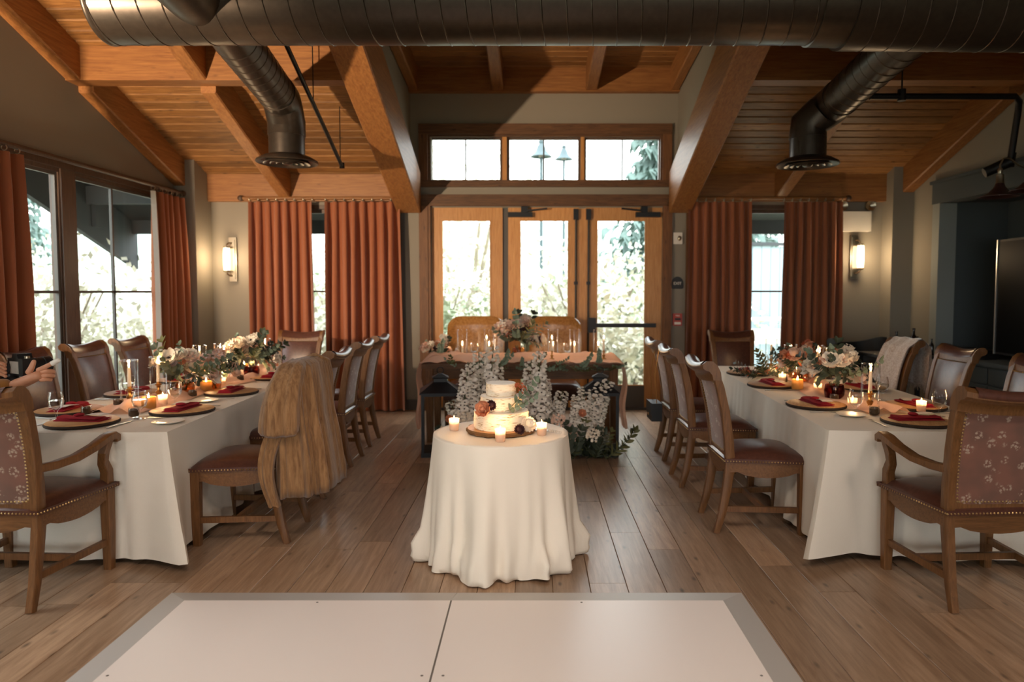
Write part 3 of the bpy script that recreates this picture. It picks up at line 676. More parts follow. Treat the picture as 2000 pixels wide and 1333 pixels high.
# ---- alcove: cabinet, television, player
t = thing('media_cabinet', 'charcoal built-in cabinet under the television in the alcove', 'cabinet', (XR + 0.1, 6.1, 0))
m = MB(); m.box(-0.02, 0.62, -1.45, 1.58, 0.02, 0.72); m.build('body', M['charcoal'], t, smooth=False)
m = MB(); m.box(-0.06, 0.64, -1.48, 1.595, 0.72, 0.76); m.build('counter_top', M['charcoal'], t, smooth=False)
for k in range(4):
    y0 = -1.42 + k * 0.745; m = MB(); m.box(-0.04, -0.02, y0 + 0.01, y0 + 0.735, 0.08, 0.52); m.box(-0.045, -0.04, y0 + 0.07, y0 + 0.675, 0.14, 0.46); dd = m.build('door', M['charcoal'], t, smooth=False)
    m = MB(); m.ell((-0.06, y0 + (0.68 if k % 2 == 0 else 0.06), 0.46), (0.015, 0.015, 0.015), 8, 6); m.build('knob', M['brass'], dd)
    m = MB(); m.box(-0.04, -0.02, y0 + 0.01, y0 + 0.735, 0.54, 0.70); dd = m.build('drawer', M['charcoal'], t, smooth=False)
    m = MB(); m.tube([(-0.04, y0 + 0.33, 0.62), (-0.065, y0 + 0.34, 0.62), (-0.065, y0 + 0.40, 0.62), (-0.04, y0 + 0.41, 0.62)], 0.006, 6); m.build('pull', M['brass'], dd)
t = thing('television', 'large black flat television with a bright metal edge in the alcove', 'television', (4.78, 7.08, 0.765), 0)
m = MB(); m.box(0, 0.05, -1.6, 0, 0.07, 1.24); m.build('bezel', M['blackmat'], t, smooth=False)
m = MB(); m.box(-0.004, 0, -1.58, -0.02, 0.09, 1.22); m.build('screen', M['screen'], t, smooth=False)
m = MB(); m.box(-0.014, 0.0, -0.014, 0.0, 0.07, 1.24); m.build('edge_strip', M['steel'], t, smooth=False)
m = MB(); m.box(-0.1, 0.16, -1.0, -0.55, 0, 0.012); m.box(0.01, 0.05, -0.85, -0.7, 0.0, 0.2); m.build('stand', M['blackmat'], t, smooth=False)
t = thing('media_player', 'small dark player box with a pale display on the alcove cabinet', 'player', (4.74, 7.44, 0.765))
m = MB(); m.box(-0.1, 0.2, -0.2, 0.2, 0, 0.09); m.build('case', M['blackmat'], t, smooth=False)
m = MB(); m.box(-0.104, -0.1, -0.15, 0.06, 0.025, 0.065); m.build('display', plain('display_glass', '#7f9ba0', 0.15), t, smooth=False)
# gooseneck lamps on the alcove header
def goose(label, y):
    t = thing('gooseneck_lamp', label, 'wall lamp', (XR - 0.03, y, 2.575), 0, 'gooseneck lamps on the alcove header')
    m = MB(); m.lathe([(0.034, 0.0), (0.034, 0.012), (0.018, 0.02)], 16); ob = m.build('wall_rose', M['brass'], t, rot=(0, -pi / 2, 0))
    pts = [(0, 0, 0), (-0.1, 0, -0.005), (-0.2, 0, 0.025), (-0.28, 0, 0.085), (-0.335, 0, 0.085), (-0.36, 0, 0.03), (-0.36, 0, -0.02)]
    m = MB(); m.tube(pts, 0.008, 8); m.build('gooseneck', M['nickel'], t)
    m = MB(); m.lathe([(0.014, 0.0), (0.022, -0.02), (0.016, -0.05), (0.03, -0.06), (0.03, -0.12), (0.036, -0.135)], 16, (-0.36, 0, 0)); m.build('socket', M['nickel'], t)
    m = MB(); m.lathe([(0.03, -0.13), (0.045, -0.17), (0.09, -0.22), (0.155, -0.25), (0.155, -0.256), (0.088, -0.228), (0.04, -0.178), (0.025, -0.135)], 26, (-0.36, 0, 0), False, False); m.build('lamp_shade', plain('red_brown_enamel', '#3a221f', 0.4), t)
    m = MB(); m.ell((-0.36, 0, -0.2), (0.028, 0.028, 0.04), 10, 8); m.build('bulb', M['frost'], t)
goose('bell-shaped gooseneck lamp nearest the alcove corner', 6.17)
goose('bell-shaped gooseneck lamp cut by the picture edge', 5.78)
# ================================================================== CHAIRS
def nails(pts, r=0.0058):
    m = MB()
    for p, n in pts:
        p = Vector(p); n = Vector(n).normalized(); a = n.cross(Vector((0.3, 0.2, 0.9))).normalized(); b = n.cross(a)
        vs = [p + (a * cos(k * pi / 3) + b * sin(k * pi / 3)) * r for k in range(6)] + [p + n * r * 0.75]
        m.add(vs, [(k, (k + 1) % 6, 6) for k in range(6)])
    return m
def along(pts, step):
    pts = [Vector(p) for p in pts]; out = []; acc = 0.0
    for a, b in zip(pts[:-1], pts[1:]):
        L = (b - a).length; t = acc
        while t < L: out.append(a + (b - a) * (t / L)); t += step
        acc = t - L
    return out
def make_chair(name, arms=False, backmat='brocade', frontmat='leather', nail=True):
    hr, hf = (0.255, 0.305) if arms else (0.195, 0.255)   # half widths rear / front
    t = thing(name, 'chair', 'chair'); wd = M['chairwood']
    yf, yr = 0.235, -0.225
    # legs
    for s in (-1, 1):
        m = MB(); top = 0.62 if arms else 0.45
        x = s * (hf - 0.03); m.sweep([(x, yf - 0.03, 0), (x, yf - 0.028, 0.2), (x, yf - 0.028, 0.45)], [(0.042, 0.042), (0.05, 0.05), (0.055, 0.055)]); m.build('leg', wd, t)
        m = MB(); x0 = s * (hr - 0.012)
        m.sweep([(x0 + s * 0.008, -0.305, 0), (x0 + s * 0.004, -0.27, 0.12), (x0, -0.245, 0.25), (x0, -0.228, 0.38), (x0, -0.226, 0.47)], [(0.034, 0.036), (0.036, 0.045), (0.038, 0.052), (0.04, 0.056), (0.04, 0.056)]); m.build('leg', wd, t)
        m = MB(); x1 = s * (hr + 0.03)
        m.sweep([(x0, -0.226, 0.46), (x0 + s * 0.006, -0.236, 0.58), (x0 + s * 0.014, -0.262, 0.75), (x0 + s * 0.024, -0.298, 0.90), (x0 + s * 0.032, -0.332, 0.985)], [(0.04, 0.056), (0.042, 0.054), (0.044, 0.05), (0.046, 0.046), (0.046, 0.044)]); m.build('back_post', wd, t)
    # aprons with a shaped lower edge
    def apron(p0, p1, th=0.028, n=10):
        p0 = Vector(p0); p1 = Vector(p1); d = (p1 - p0).normalized(); nrm = Vector((d.y, -d.x, 0)); poly = []
        for k in range(n + 1):
            u = k / n; low = 0.375 - 0.028 * (sin(pi * u) ** 1.5) + 0.012 * exp(-((u - 0.08) / 0.07) ** 2) + 0.012 * exp(-((u - 0.92) / 0.07) ** 2); poly.append((u, low))
        poly = [(0, 0.45)] + poly + [(1, 0.45)]
        f = lambda q, o: tuple(p0 + (p1 - p0) * q[0] + nrm * o) [:2] + (q[1],)
        m = MB(); m.prism(poly, lambda q: f(q, -th / 2), lambda q: f(q, th / 2)); m.build('apron', M['chairwood_x'], t, smooth=False)
    fx, rx = hf - 0.03, hr - 0.012
    apron((-fx, yf - 0.02, 0), (fx, yf - 0.02, 0)); apron((fx + 0.005, yf - 0.03, 0), (rx + 0.006, yr, 0)); apron((-rx - 0.006, yr, 0), (-fx - 0.005, yf - 0.03, 0)); apron((rx, yr - 0.012, 0), (-rx, yr - 0.012, 0))
    # stretchers
    for s in (-1, 1):
        m = MB(); m.bar((s * fx, yf - 0.03, 0.15), (s * (rx + 0.003), -0.262, 0.15), 0.022, 0.034); m.build('stretcher', wd, t, smooth=False)
    m = MB(); xm = (fx + rx) / 2; m.bar((-xm, -0.02, 0.15), (xm, -0.02, 0.15), 0.022, 0.034, (0, 0, 1)); m.build('stretcher', wd, t, smooth=False)
    # seat cushion
    m = MB(); rows = []; nu, nv = 16, 16
    def half(v): return (hr + 0.012) + (hf + 0.012 - hr - 0.012) * v
    def seat_pt(u, v, lift):
        y = -0.262 + (yf + 0.262 + 0.004) * v; h = half(v); r = 0.05
        return Vector((h * u, y, lift))
    for j in range(nv + 1):
        v = j / nv; row = []
        for i in range(nu + 1):
            u = -1 + 2 * i / nu
            e = (1 - abs(u) ** 4) * (1 - abs(2 * v - 1) ** 4); z = 0.455 + 0.045 * (max(e, 0) ** 0.4) + 0.022 * (1 - u * u) * (1 - (2 * v - 1) ** 2)
            bul = 1.0 + 0.0 * e
            row.append(seat_pt(u * bul, v, z))
        rows.append(row)
    rim = []
    m.grid(rows)
    loop = [rows[0][i] for i in range(nu + 1)] + [rows[j][nu] for j in range(1, nv + 1)] + [rows[nv][i] for i in range(nu - 1, -1, -1)] + [rows[j][0] for j in range(nv - 1, 0, -1)]
    m.rings([[Vector(p) for p in loop], [Vector((p.x * 1.012, p.y * 1.008, 0.475 - 0.012)) for p in loop], [Vector((p.x * 1.008, p.y * 1.006, 0.44)) for p in loop]], False, False)
    m.build('seat', M[frontmat if frontmat != 'brocade' else 'leather'], t, sharp=60)
    if nail:
        pts = []
        lp = [Vector((p.x * 1.012, p.y * 1.009, 0.449)) for p in loop + [loop[0]]]
        c = Vector((0, 0, 0.449))
        nails([(p, (p - c)) for p in along(lp, 0.0175)]).build('nailhead_trim', M['nail'], t, smooth=False)['kind'] = 'stuff'
    # back: front pad, rear upholstery
    prof = [(-0.229, 0.49), (-0.236, 0.58), (-0.248, 0.67), (-0.264, 0.76), (-0.282, 0.84), (-0.300, 0.905), (-0.314, 0.945)]
    def half_b(z): return (hr - 0.028) + 0.034 * (z - 0.47) / 0.5
    for nm, off, bul, mt, z0 in (('back_pad', 0.026, 0.022, frontmat, 0), ('back_upholstery', -0.026, -0.016, backmat, 0)):
        m = MB(); rows = []; n = 12
        for (y, z) in prof:
            w = half_b(z); fz = sin(pi * min(max((z - 0.47) / 0.5, 0), 1)) ** 0.5
            rows.append([(w * (-1 + 2 * i / n), y + off * 0.55 + bul * (1 - abs(-1 + 2 * i / n) ** 3) * (0.4 + 0.6 * fz), z) for i in range(n + 1)])
        m.grid(rows if off < 0 else [r[::-1] for r in rows])
        edge = [r[0] for r in rows] + [p for p in rows[-1][1:]] + [r[-1] for r in rows[-2::-1]] + [p for p in rows[0][-2:0:-1]]
        m.rings([edge, [(p[0], p[1] - off, p[2]) for p in edge]], False, False)
        m.build(nm, M[mt], t, sharp=50)
        if nail and nm == 'back_upholstery':
            ins = 0.93; e2 = [Vector((p[0] * ins, p[1] - 0.004, 0.72 + (p[2] - 0.72) * 0.95)) for p in edge + [edge[0]]]
            nails([(p, (0, -1, -0.1)) for p in along(e2, 0.017)]).build('nailhead_trim', M['nail'], t, smooth=False)['kind'] = 'stuff'
        if nail and nm == 'back_pad':
            e2 = [Vector((p[0] * 0.985, p[1] + 0.003, p[2])) for p in edge + [edge[0]]]
            nails([(p, (0, 1, 0.1)) for p in along(e2, 0.017)]).build('nailhead_trim', M['nail'], t, smooth=False)['kind'] = 'stuff'
    m = MB(); w = hr - 0.02; m.bar((-w, -0.228, 0.487), (w, -0.228, 0.487), 0.04, 0.05, (0, 0, 1)); m.build('lower_rail', wd, t, smooth=False)
    # rolled top rail
    sec = [(-0.300, 0.93), (-0.306, 0.975), (-0.325, 1.012), (-0.352, 1.034), (-0.384, 1.036), (-0.405, 1.018), (-0.404, 0.996), (-0.388, 0.984), (-0.368, 0.978), (-0.352, 0.958), (-0.346, 0.93)]
    rings = []; n = 14; wt = hr + 0.045
    for i in range(n + 1):
        u = -1 + 2 * i / n; dy = -0.022 * (1 - u * u); dz = 0.022 * u * u - 0.006; tw = 1 + 0.10 * u * u
        rings.append([(wt * u, -0.345 + (y + 0.345) * tw + dy, 0.93 + (z - 0.93) * tw + dz) for y, z in sec])
    m = MB(); m.rings(rings); m.build('top_rail', M['chairwood'], t, sharp=50)
    # leather facing on the rolled rail
    rings = []
    for i in range(1, n):
        u = -1 + 2 * i / n; dy = -0.022 * (1 - u * u); dz = 0.022 * u * u - 0.006; tw = 1 + 0.10 * u * u
        rings.append([(wt * 0.98 * u, -0.345 + (y + 0.345) * tw * 1.03 + dy, 0.932 + (z - 0.93) * tw * 1.02 + dz + 0.002) for y, z in sec[1:8]])
    m = MB(); m.grid(rings); m.build('rail_leather', M[frontmat], t, sharp=None)
    if arms:
        for s in (-1, 1):
            m = MB(); x = s * (hr + 0.01)
            path = [(s * (hr - 0.005), -0.245, 0.655), (s * (hr + 0.02), -0.16, 0.652), (s * (hr + 0.045), -0.05, 0.662), (s * (hr + 0.06), 0.06, 0.69), (s * (hr + 0.062), 0.15, 0.718), (s * (hr + 0.06), 0.20, 0.722), (s * (hr + 0.058), 0.225, 0.708), (s * (hr + 0.057), 0.228, 0.685)]
            m.sweep(path, [(0.04, 0.04), (0.044, 0.036), (0.052, 0.034), (0.058, 0.034), (0.06, 0.036), (0.058, 0.04), (0.054, 0.04), (0.05, 0.03)]); m.build('arm', wd, t)
            m = MB(); m.sweep([(s * (hf - 0.032), yf - 0.028, 0.45), (s * (hf - 0.028), yf - 0.03, 0.53), (s * (hf - 0.018), yf - 0.07, 0.585), (s * (hr + 0.055), yf - 0.095, 0.64), (s * (hr + 0.06), yf - 0.07, 0.705)], [(0.05, 0.052), (0.046, 0.05), (0.042, 0.044), (0.042, 0.04), (0.046, 0.04)]); m.build('arm_support', wd, t)
    return t
side = Proto(make_chair('dining_chair')); armc = Proto(make_chair('armchair', True))
ED = -pi / 2  # facing +X
G1 = 'dining chairs with brocade backs'
side.at((1.43, 4.325, 0), ED, 'brocade-back dining chair nearest the camera on the aisle side of the television-side table', G1)
side.at((1.425, 5.29, 0), ED, 'middle brocade-back dining chair on the aisle side of the television-side table', G1)
side.at((1.45, 6.10, 0), ED, 'brocade-back dining chair with the small black bag hanging from it', G1)
CHAIR_COAT = side.at((-1.745, 4.15, 0), -ED, 'dining chair under the draped brown fur coat', G1)
side.at((-1.80, 5.03, 0), -ED, 'dining chair just behind the fur coat chair on the aisle side', G1)
side.at((-1.83, 5.90, 0), -ED, 'third dining chair from the camera on the aisle side of the window-side table', G1)
side.at((-1.85, 6.66, 0), -ED, 'farthest aisle-side dining chair of the window-side table, before the curtain', G1)
for i, (y, w_) in enumerate(((4.99, 'leather dining chair against the windows partly hidden by the hands with the camera'), (5.69, 'middle leather dining chair in front of the tall windows'), (6.33, 'leather dining chair in front of the windows nearest the corner curtain'))):
    side.at((-3.37, y, 0), ED, w_, G1)
side.at((2.95, 4.42, 0), -ED, 'leather dining chair cut by the picture edge on the television side', G1)
side.at((2.95, 5.29, 0), -ED, 'leather dining chair in front of the charcoal cabinet', G1)
side.at((2.93, 6.05, 0), -ED, 'dining chair with a white fur wrap over its back', G1)
side.at((-2.50, 7.06, 0), pi, 'leather dining chair at the far head of the window-side table', G1)
side.at((2.15, 7.06, 0), pi, 'leather dining chair at the far head of the television-side table', G1)
armc.at((-2.545, 3.40, 0), radians(-3), 'wooden armchair at the camera end of the window-side table', 'brocade armchairs')
armc.at((2.175, 3.40, 0), radians(3), 'wooden armchair at the camera end of the television-side table', 'brocade armchairs')
# tufted armchairs behind the sweetheart table
def tub(label, x):
    t = thing('tufted_armchair', label, 'armchair', (x, 7.72, 0), pi, 'tufted tan leather armchairs'); L = M['tan']; hw = 0.33
    m = MB(); rows = []
    prof = [(-0.16, 0.40), (-0.165, 0.6), (-0.18, 0.8), (-0.205, 0.98), (-0.225, 1.08), (-0.25, 1.15), (-0.29, 1.19), (-0.335, 1.185), (-0.355, 1.15), (-0.335, 1.1), (-0.30, 0.9), (-0.28, 0.6), (-0.26, 0.34)]
    n = 24
    for (y, z) in prof:
        row = []
        for i in range(n + 1):
            u = -1 + 2 * i / n; w = hw * (0.94 + 0.1 * (z - 0.4)); q = 0.0
            if y > -0.22 and z > 0.45:
                a = u * 4 * pi / 2; q = -0.018 * (max(0, cos(u * 3 * pi)) * max(0, cos((z - 0.5) * 2 * pi / 0.26)))
            row.append((w * u * (1 - 0.05 * max(0, (z - 0.95) / 0.25)), y + q - 0.03 * (1 - u * u) * (0 if z > 1.12 else 1) + 0.05 * abs(u) ** 6, z - 0.085 * abs(u) ** 7 * max(0, (z - 0.6) / 0.6)))
        rows.append(row)
    m.grid(rows); m.rings([[r[0] for r in rows]] + [[(r[0][0] - 0.004, r[0][1], r[0][2]) for r in rows]], True, True); m.rings([[r[-1] for r in rows], [(r[-1][0] + 0.004, r[-1][1], r[-1][2]) for r in rows]], True, True)
    m.build('backrest', L, t, sharp=50)
    m = MB(); rows = []
    for j in range(13):
        v = j / 12; rows.append([(hw * 0.94 * (-1 + 2 * i / 12), -0.17 + 0.52 * v, 0.40 + 0.085 * (max(0, (1 - abs(-1 + i / 6) ** 4) * (1 - abs(2 * v - 1) ** 4)) ** 0.4)) for i in range(13)])
    m.grid(rows); lp = rows[0] + [r[-1] for r in rows[1:]] + rows[-1][-2::-1] + [r[0] for r in rows[-2:0:-1]]
    m.rings([lp, [(p[0], p[1], 0.30) for p in lp]], False, True); m.build('seat', M['leather'], t, sharp=60)
    for k in range(4):
        for q in range(2 + k % 2):
            z = 0.55 + k * 0.13; u = (q - (1 + k % 2) / 2) * 0.22
            m = MB(); m.ell((u, -0.19 - 0.03 * k * 0.35, z), (0.013, 0.01, 0.013), 8, 5); m.build('tuft_button', L, t)
    for sx in (-1, 1):
        m = MB(); m.sweep([(sx * 0.28, 0.29, 0), (sx * 0.285, 0.29, 0.31)], [(0.035, 0.035), (0.05, 0.05)]); m.build('leg', M['chairwood'], t)
        m = MB(); m.sweep([(sx * 0.28, -0.30, 0), (sx * 0.28, -0.24, 0.35)], [(0.035, 0.04), (0.05, 0.05)]); m.build('leg', M['chairwood'], t)
tub('tufted tan leather chair behind the flowers, nearer the curtained corner by the beam', -0.655)
tub('tufted tan leather chair behind the candles, nearer the panic bar', 0.235)
# dark lounge chair in the far corner
t = thing('lounge_chair', 'dark curved-back chair in the shaded corner under the sconce', 'chair', (3.75, 7.75, 0), radians(200))
m = MB(); rows = []
for j in range(9):
    z = 0.42 + j * 0.058; rows.append([(0.36 * sin(a) * (1 + 0.04 * j / 8), -0.30 * cos(a) + 0.03 - 0.012 * j, z + 0.07 * abs(sin(a)) ** 4 * j / 8) for a in [(-1 + 2 * i / 16) * 1.7 for i in range(17)]])
m.grid(rows); m.grid([[(p[0] * 0.9, p[1] * 0.85 + 0.01, p[2]) for p in r] for r in rows][::-1]); m.grid([rows[-1], [(p[0] * 0.9, p[1] * 0.85 + 0.01, p[2]) for p in rows[-1]]]); m.build('backrest', M['blackmat'], t, sharp=60)
m = MB(); m.lathe([(0.28, 0.34), (0.31, 0.38), (0.31, 0.42), (0.26, 0.455), (0.01, 0.46)], 24); m.build('seat', M['blackmat'], t)
for sx in (-1, 1):
    for sy in (-1, 1):
        m = MB(); m.sweep([(sx * 0.22, sy * 0.2, 0), (sx * 0.2, sy * 0.18, 0.36)], (0.035, 0.035)); m.build('leg', M['blackmat'], t)
# dark side table with glassware in the corner
t = thing('side_table', 'dark wooden side table with glassware in the corner by the alcove', 'table', (3.98, 7.35, 0))
m = MB(); m.box(-0.35, 0.35, -0.3, 0.3, 0.78, 0.81); m.build('table_top', M['blackmat'], t, smooth=False)
m = MB(); m.box(-0.33, 0.33, -0.28, 0.28, 0.28, 0.30); m.build('shelf', M['blackmat'], t, smooth=False)
for sx in (-1, 1):
    for sy in (-1, 1):
        m = MB(); m.box(sx * 0.32 - 0.02, sx * 0.32 + 0.02, sy * 0.27 - 0.02, sy * 0.27 + 0.02, 0, 0.78); m.build('leg', M['blackmat'], t, smooth=False)
b = MB(); b.lathe([(0.036, 0), (0.038, 0.01), (0.038, 0.16), (0.03, 0.19), (0.014, 0.215), (0.013, 0.27), (0.017, 0.272), (0.017, 0.285), (0.003, 0.286)], 16)
bt = tag(b.build('bottle', plain('dark_bottle', '#1d1310', 0.12)), 'bottle', 'bottle'); bottle = Proto(bt)
for q, (x, y, s_, d_) in enumerate(((3.75, 7.2, 0.55, 'shortest bottle at the table edge beside the fur wrap'), (3.88, 7.3, 0.85, 'dark bottle in the middle of the corner side table'), (4.02, 7.15, 0.7, 'squat dark bottle in front on the corner side table'), (4.12, 7.4, 0.95, 'tallest dark bottle on the corner side table'), (4.2, 7.2, 0.6, 'small dark bottle at the alcove end of the corner table'))): bottle.at((x, y, 0.81), q, d_, 'bottles on the corner side table', s_)

# ================================================================== DINING TABLES AND CLOTHS
TZ = 0.72
TW = dict(o=(-2.507, 3.64), rz=radians(1.8), L=3.22); TT = dict(o=(2.147, 3.665), rz=radians(-3.9), L=3.22)
def T(tb, x, y, z=TZ):
    c, s = cos(tb['rz']), sin(tb['rz']); return (tb['o'][0] + c * x - s * y, tb['o'][1] + s * x + c * y, z)
def dining(tb, lt, lc, seed):
    t = thing('dining_table', lt, 'table', (tb['o'][0], tb['o'][1], 0), tb['rz']); L = tb['L']; hw = 0.535
    m = MB(); m.box(-hw + 0.006, hw - 0.006, 0.006, L - 0.006, TZ - 0.035, TZ - 0.004); m.build('table_top', M['chairwood'], t, smooth=False)
    for x in (-0.4, 0.4):
        for y in (0.25, L - 0.25):
            m = MB(); m.box(x - 0.03, x + 0.03, y - 0.03, y + 0.03, 0, TZ - 0.035); m.build('leg', M['black'], t, smooth=False)
    rnd = random.Random(seed); per = []; hem = 0.035
    # perimeter walk
    pts = []; step = 0.016
    def seg(a, b):
        d = Vector(b) - Vector(a); n = int(d.length / step)
        for i in range(n): pts.append((Vector(a) + d * (i / n), d.normalized()))
    C = [(-hw, 0), (hw, 0), (hw, L), (-hw, L)]
    for i in range(4): seg(C[i], C[(i + 1) % 4])
    n = len(pts); ph = [rnd.uniform(0, 6.28) for _ in range(6)]
    rows = []; ts = [0, 0.03, 0.08, 0.18, 0.32, 0.5, 0.7, 0.86, 1.0]
    tot = 2 * (2 * hw + L)
    for tt in ts:
        row = []
        for i, (p, d) in enumerate(pts):
            nrm = Vector((d.y, -d.x)); s_ = i * step
            dc = min([(p - Vector(c)).length for c in C])
            fold = 0.010 * sin(s_ * 19 + 2 * sin(s_ * 2.3) + ph[0]) + 0.014 * sin(s_ * 31 + ph[1]) * max(0, sin(s_ * 2.7 + ph[2])) + 0.010 * sin(s_ * 47 + ph[3]) * max(0, sin(s_ * 4.1 + ph[4])) + 0.012 * sin(s_ * 8 + ph[5]) + 0.016
            near = exp(-(dc / 0.16) ** 2)
            ci = min(range(4), key=lambda k: (p - Vector(C[k])).length); cd = Vector(C[ci]) - Vector((0, L / 2)); cd = Vector((1 if cd.x > 0 else -1, 1 if cd.y > 0 else -1)).normalized()
            o = nrm * (0.006 + 0.012 * tt + fold * tt ** 0.8 * (1 - near)) + cd * (0.21 * tt ** 1.15 * exp(-(dc / 0.085) ** 2)) - nrm * (0.028 * tt * exp(-((dc - 0.24) / 0.08) ** 2))
            q = p + o
            z = TZ - (TZ - hem) * tt + (0.004 if tt == 0 else 0) + (0.025 * near * tt if tt > 0.85 else 0) + 0.006 * tt * sin(s_ * 4 + ph[5])
            row.append((q.x, q.y, z))
        rows.append(row)
    m = MB(); top = [(p.x * 0.992, 0.004 + (p.y - L / 2) * 0.998 + L / 2 - 0.004, TZ + 0.004) for p, d in pts]
    m.rings([top] + rows, False, False); m.f.append(tuple(range(n - 1, -1, -1)))
    c = m.build('tablecloth', M['linen'], None, sharp=70, loc=(tb['o'][0], tb['o'][1], 0), rot=(0, 0, tb['rz'])); tag(c, lc, 'tablecloth', 'ivory cloths on the long tables')
    # chiffon runner
    rows = []; K = 110; J = 12
    for k in range(K + 1):
        y = 0.50 + (L - 0.75) * k / K; row = []; mid = 0.05 * sin(y * 2.3 + seed) ; w = 0.17 + 0.04 * sin(y * 5 + seed)
        for j in range(J + 1):
            u = -1 + 2 * j / J
            zz = 0.012 + 0.034 * (0.5 + 0.5 * sin(u * 7 + 2.2 * sin(y * 6 + seed))) * (1 - abs(u) ** 3) + 0.02 * max(0, sin(y * 11 + u * 3)) * (1 - u * u)
            row.append((mid + u * w, y, TZ + 0.002 + zz))
        rows.append(row)
    m = MB(); m.grid(rows); r = m.build('chiffon_runner', M['chiffon'], None, sharp=None, loc=(tb['o'][0], tb['o'][1], 0), rot=(0, 0, tb['rz']))
    tag(r, 'crumpled peach chiffon runner down the ' + ('window-side long table' if tb is TW else 'television-side long table'), 'table runner')
dining(TW, 'long rectangular table standing along the tall windows', 'ivory linen cloth over the long table by the tall windows', 3)
dining(TT, 'long rectangular table standing along the television side', 'ivory linen cloth over the long table by the television side', 8)
# ================================================================== TABLEWARE PROTOTYPES
def add_mat_range(me, mat, start): me.materials.append(mat); [setattr(p, 'material_index', len(me.materials) - 1) for p in me.polygons[start:]]
def pr(name, cat): return thing(name, name, cat)
t = pr('wooden_charger', 'charger plate')
m = MB(); m.lathe([(0.001, 0.022), (0.178, 0.022), (0.183, 0.019)], 36, cap0=False, cap1=False); m.build('slice_face', M['charger'], t)
m = MB(); m.lathe([(0.183, 0.019), (0.188, 0.012), (0.186, 0.004), (0.176, 0.0), (0.001, 0.0)], 36, cap0=False, cap1=False); m.build('bark_edge', M['bark'], t)
charger = Proto(t)
m = MB()
for k, (dx, dy, rz, w, h) in enumerate(((0, 0, 0, 0.275, 0.105), (0.004, 0.006, 0.05, 0.262, 0.095), (-0.006, -0.004, -0.06, 0.25, 0.085))):
    R = Matrix.Rotation(rz, 4, 'Z'); rows = []
    for j in range(7):
        v = j / 6; rows.append([R @ Vector((w * (-0.5 + i / 12) + dx, h * (v - 0.5) + dy, 0.007 * (k + 1) + 0.004 * sin(i * 0.9 + k) * sin(pi * v) + (0.0 if 0 < j < 6 else -0.005))) for i in range(13)])
    m.grid(rows); e = rows[0] + [r[-1] for r in rows[1:]] + rows[-1][-2::-1] + [r[0] for r in rows[-2:0:-1]]; m.rings([e, [Vector((p.x, p.y, 0.007 * k)) for p in e]], False, False)
m.ell((-0.02, 0.0, 0.03), (0.026, 0.032, 0.01), 10, 6)
napkin = Proto(tag(m.build('folded_napkin', M['napkin'], sharp=50), 'n', 'napkin'))
m = MB(); rows = [[(-0.034 + 0.068 * i / 4, -0.06 + 0.12 * j / 8, 0.002 + 0.006 * (i / 4 - 0.5) ** 2 + 0.003 * sin(j * 0.6)) for i in range(5)] for j in range(9)]; m.grid(rows); m.grid([[(p[0], p[1], p[2] - 0.001) for p in r] for r in rows][::-1])
card = Proto(tag(m.build('menu_card', M['card'], sharp=None), 'n', 'menu card'))
m = MB(); m.sweep([(0, -0.1, 0.003), (0, 0.0, 0.004), (0, 0.05, 0.006), (0, 0.06, 0.005)], [(0.013, 0.003), (0.009, 0.003), (0.008, 0.003), (0.022, 0.002)])
for k in range(4): m.bar((-0.0085 + k * 0.0057, 0.058, 0.005), (-0.0085 + k * 0.0057, 0.105, 0.007), 0.0032, 0.002)
fork = Proto(tag(m.build('fork', M['steel'], smooth=False), 'n', 'fork'))
m = MB(); m.sweep([(0, -0.11, 0.004), (0, -0.02, 0.005), (0, 0.0, 0.004), (0.003, 0.06, 0.003), (0, 0.11, 0.002)], [(0.014, 0.006), (0.012, 0.006), (0.014, 0.003), (0.019, 0.002), (0.004, 0.001)])
knife = Proto(tag(m.build('table_knife', M['steel']), 'n', 'knife'))
t = pr('water_goblet', 'glass')
m = MB(); m.lathe([(0.034, 0.0), (0.034, 0.003), (0.008, 0.006), (0.0055, 0.02), (0.0055, 0.045), (0.012, 0.055), (0.034, 0.075), (0.043, 0.105), (0.041, 0.135), (0.034, 0.165), (0.033, 0.165), (0.040, 0.135), (0.0415, 0.105), (0.033, 0.078), (0.004, 0.06)], 24, cap0=True, cap1=False); m.build('bowl', M['glass'], t)
m = MB(); m.lathe([(0.004, 0.063), (0.032, 0.08), (0.0405, 0.104), (0.0405, 0.115), (0.001, 0.115)], 20); m.build('water', glass('water', (0.96, 0.97, 0.96), 0.7, 0.9, 0.15), t)
goblet = Proto(t)
t = pr('favor_jar', 'jar')
m = MB(); m.lathe([(0.026, 0), (0.03, 0.01), (0.031, 0.045), (0.028, 0.058), (0.027, 0.058), (0.029, 0.045), (0.028, 0.012), (0.001, 0.008)], 18, cap1=False); m.build('cup', M['glass'], t)
m = MB(); m.lathe([(0.022, 0.006), (0.0285, 0.014), (0.0285, 0.042), (0.018, 0.052), (0.001, 0.055)], 16); m.build('seeds', M['seeds'], t)
jar = Proto(t)
def flame(m, x, y, z, s=1.0): m.lathe([(0.0005, 0), (0.0042 * s, 0.006 * s), (0.0052 * s, 0.013 * s), (0.0035 * s, 0.024 * s), (0.0004, 0.036 * s)], 8, (x, y, z))
t = pr('votive_candle', 'candle')
m = MB(); m.lathe([(0.024, 0), (0.0255, 0.004), (0.029, 0.06), (0.030, 0.068), (0.0285, 0.068), (0.027, 0.055), (0.0235, 0.008), (0.001, 0.007)], 20, cap1=False); m.build('glass_cup', M['frost'], t)
m = MB(); m.lathe([(0.022, 0.008), (0.0255, 0.042), (0.001, 0.044)], 18); m.build('wax', M['wax'], t)
m = MB(); m.tube([(0, 0, 0.042), (0.0005, 0, 0.052)], 0.0012, 5); m.build('wick', M['wick'], t)
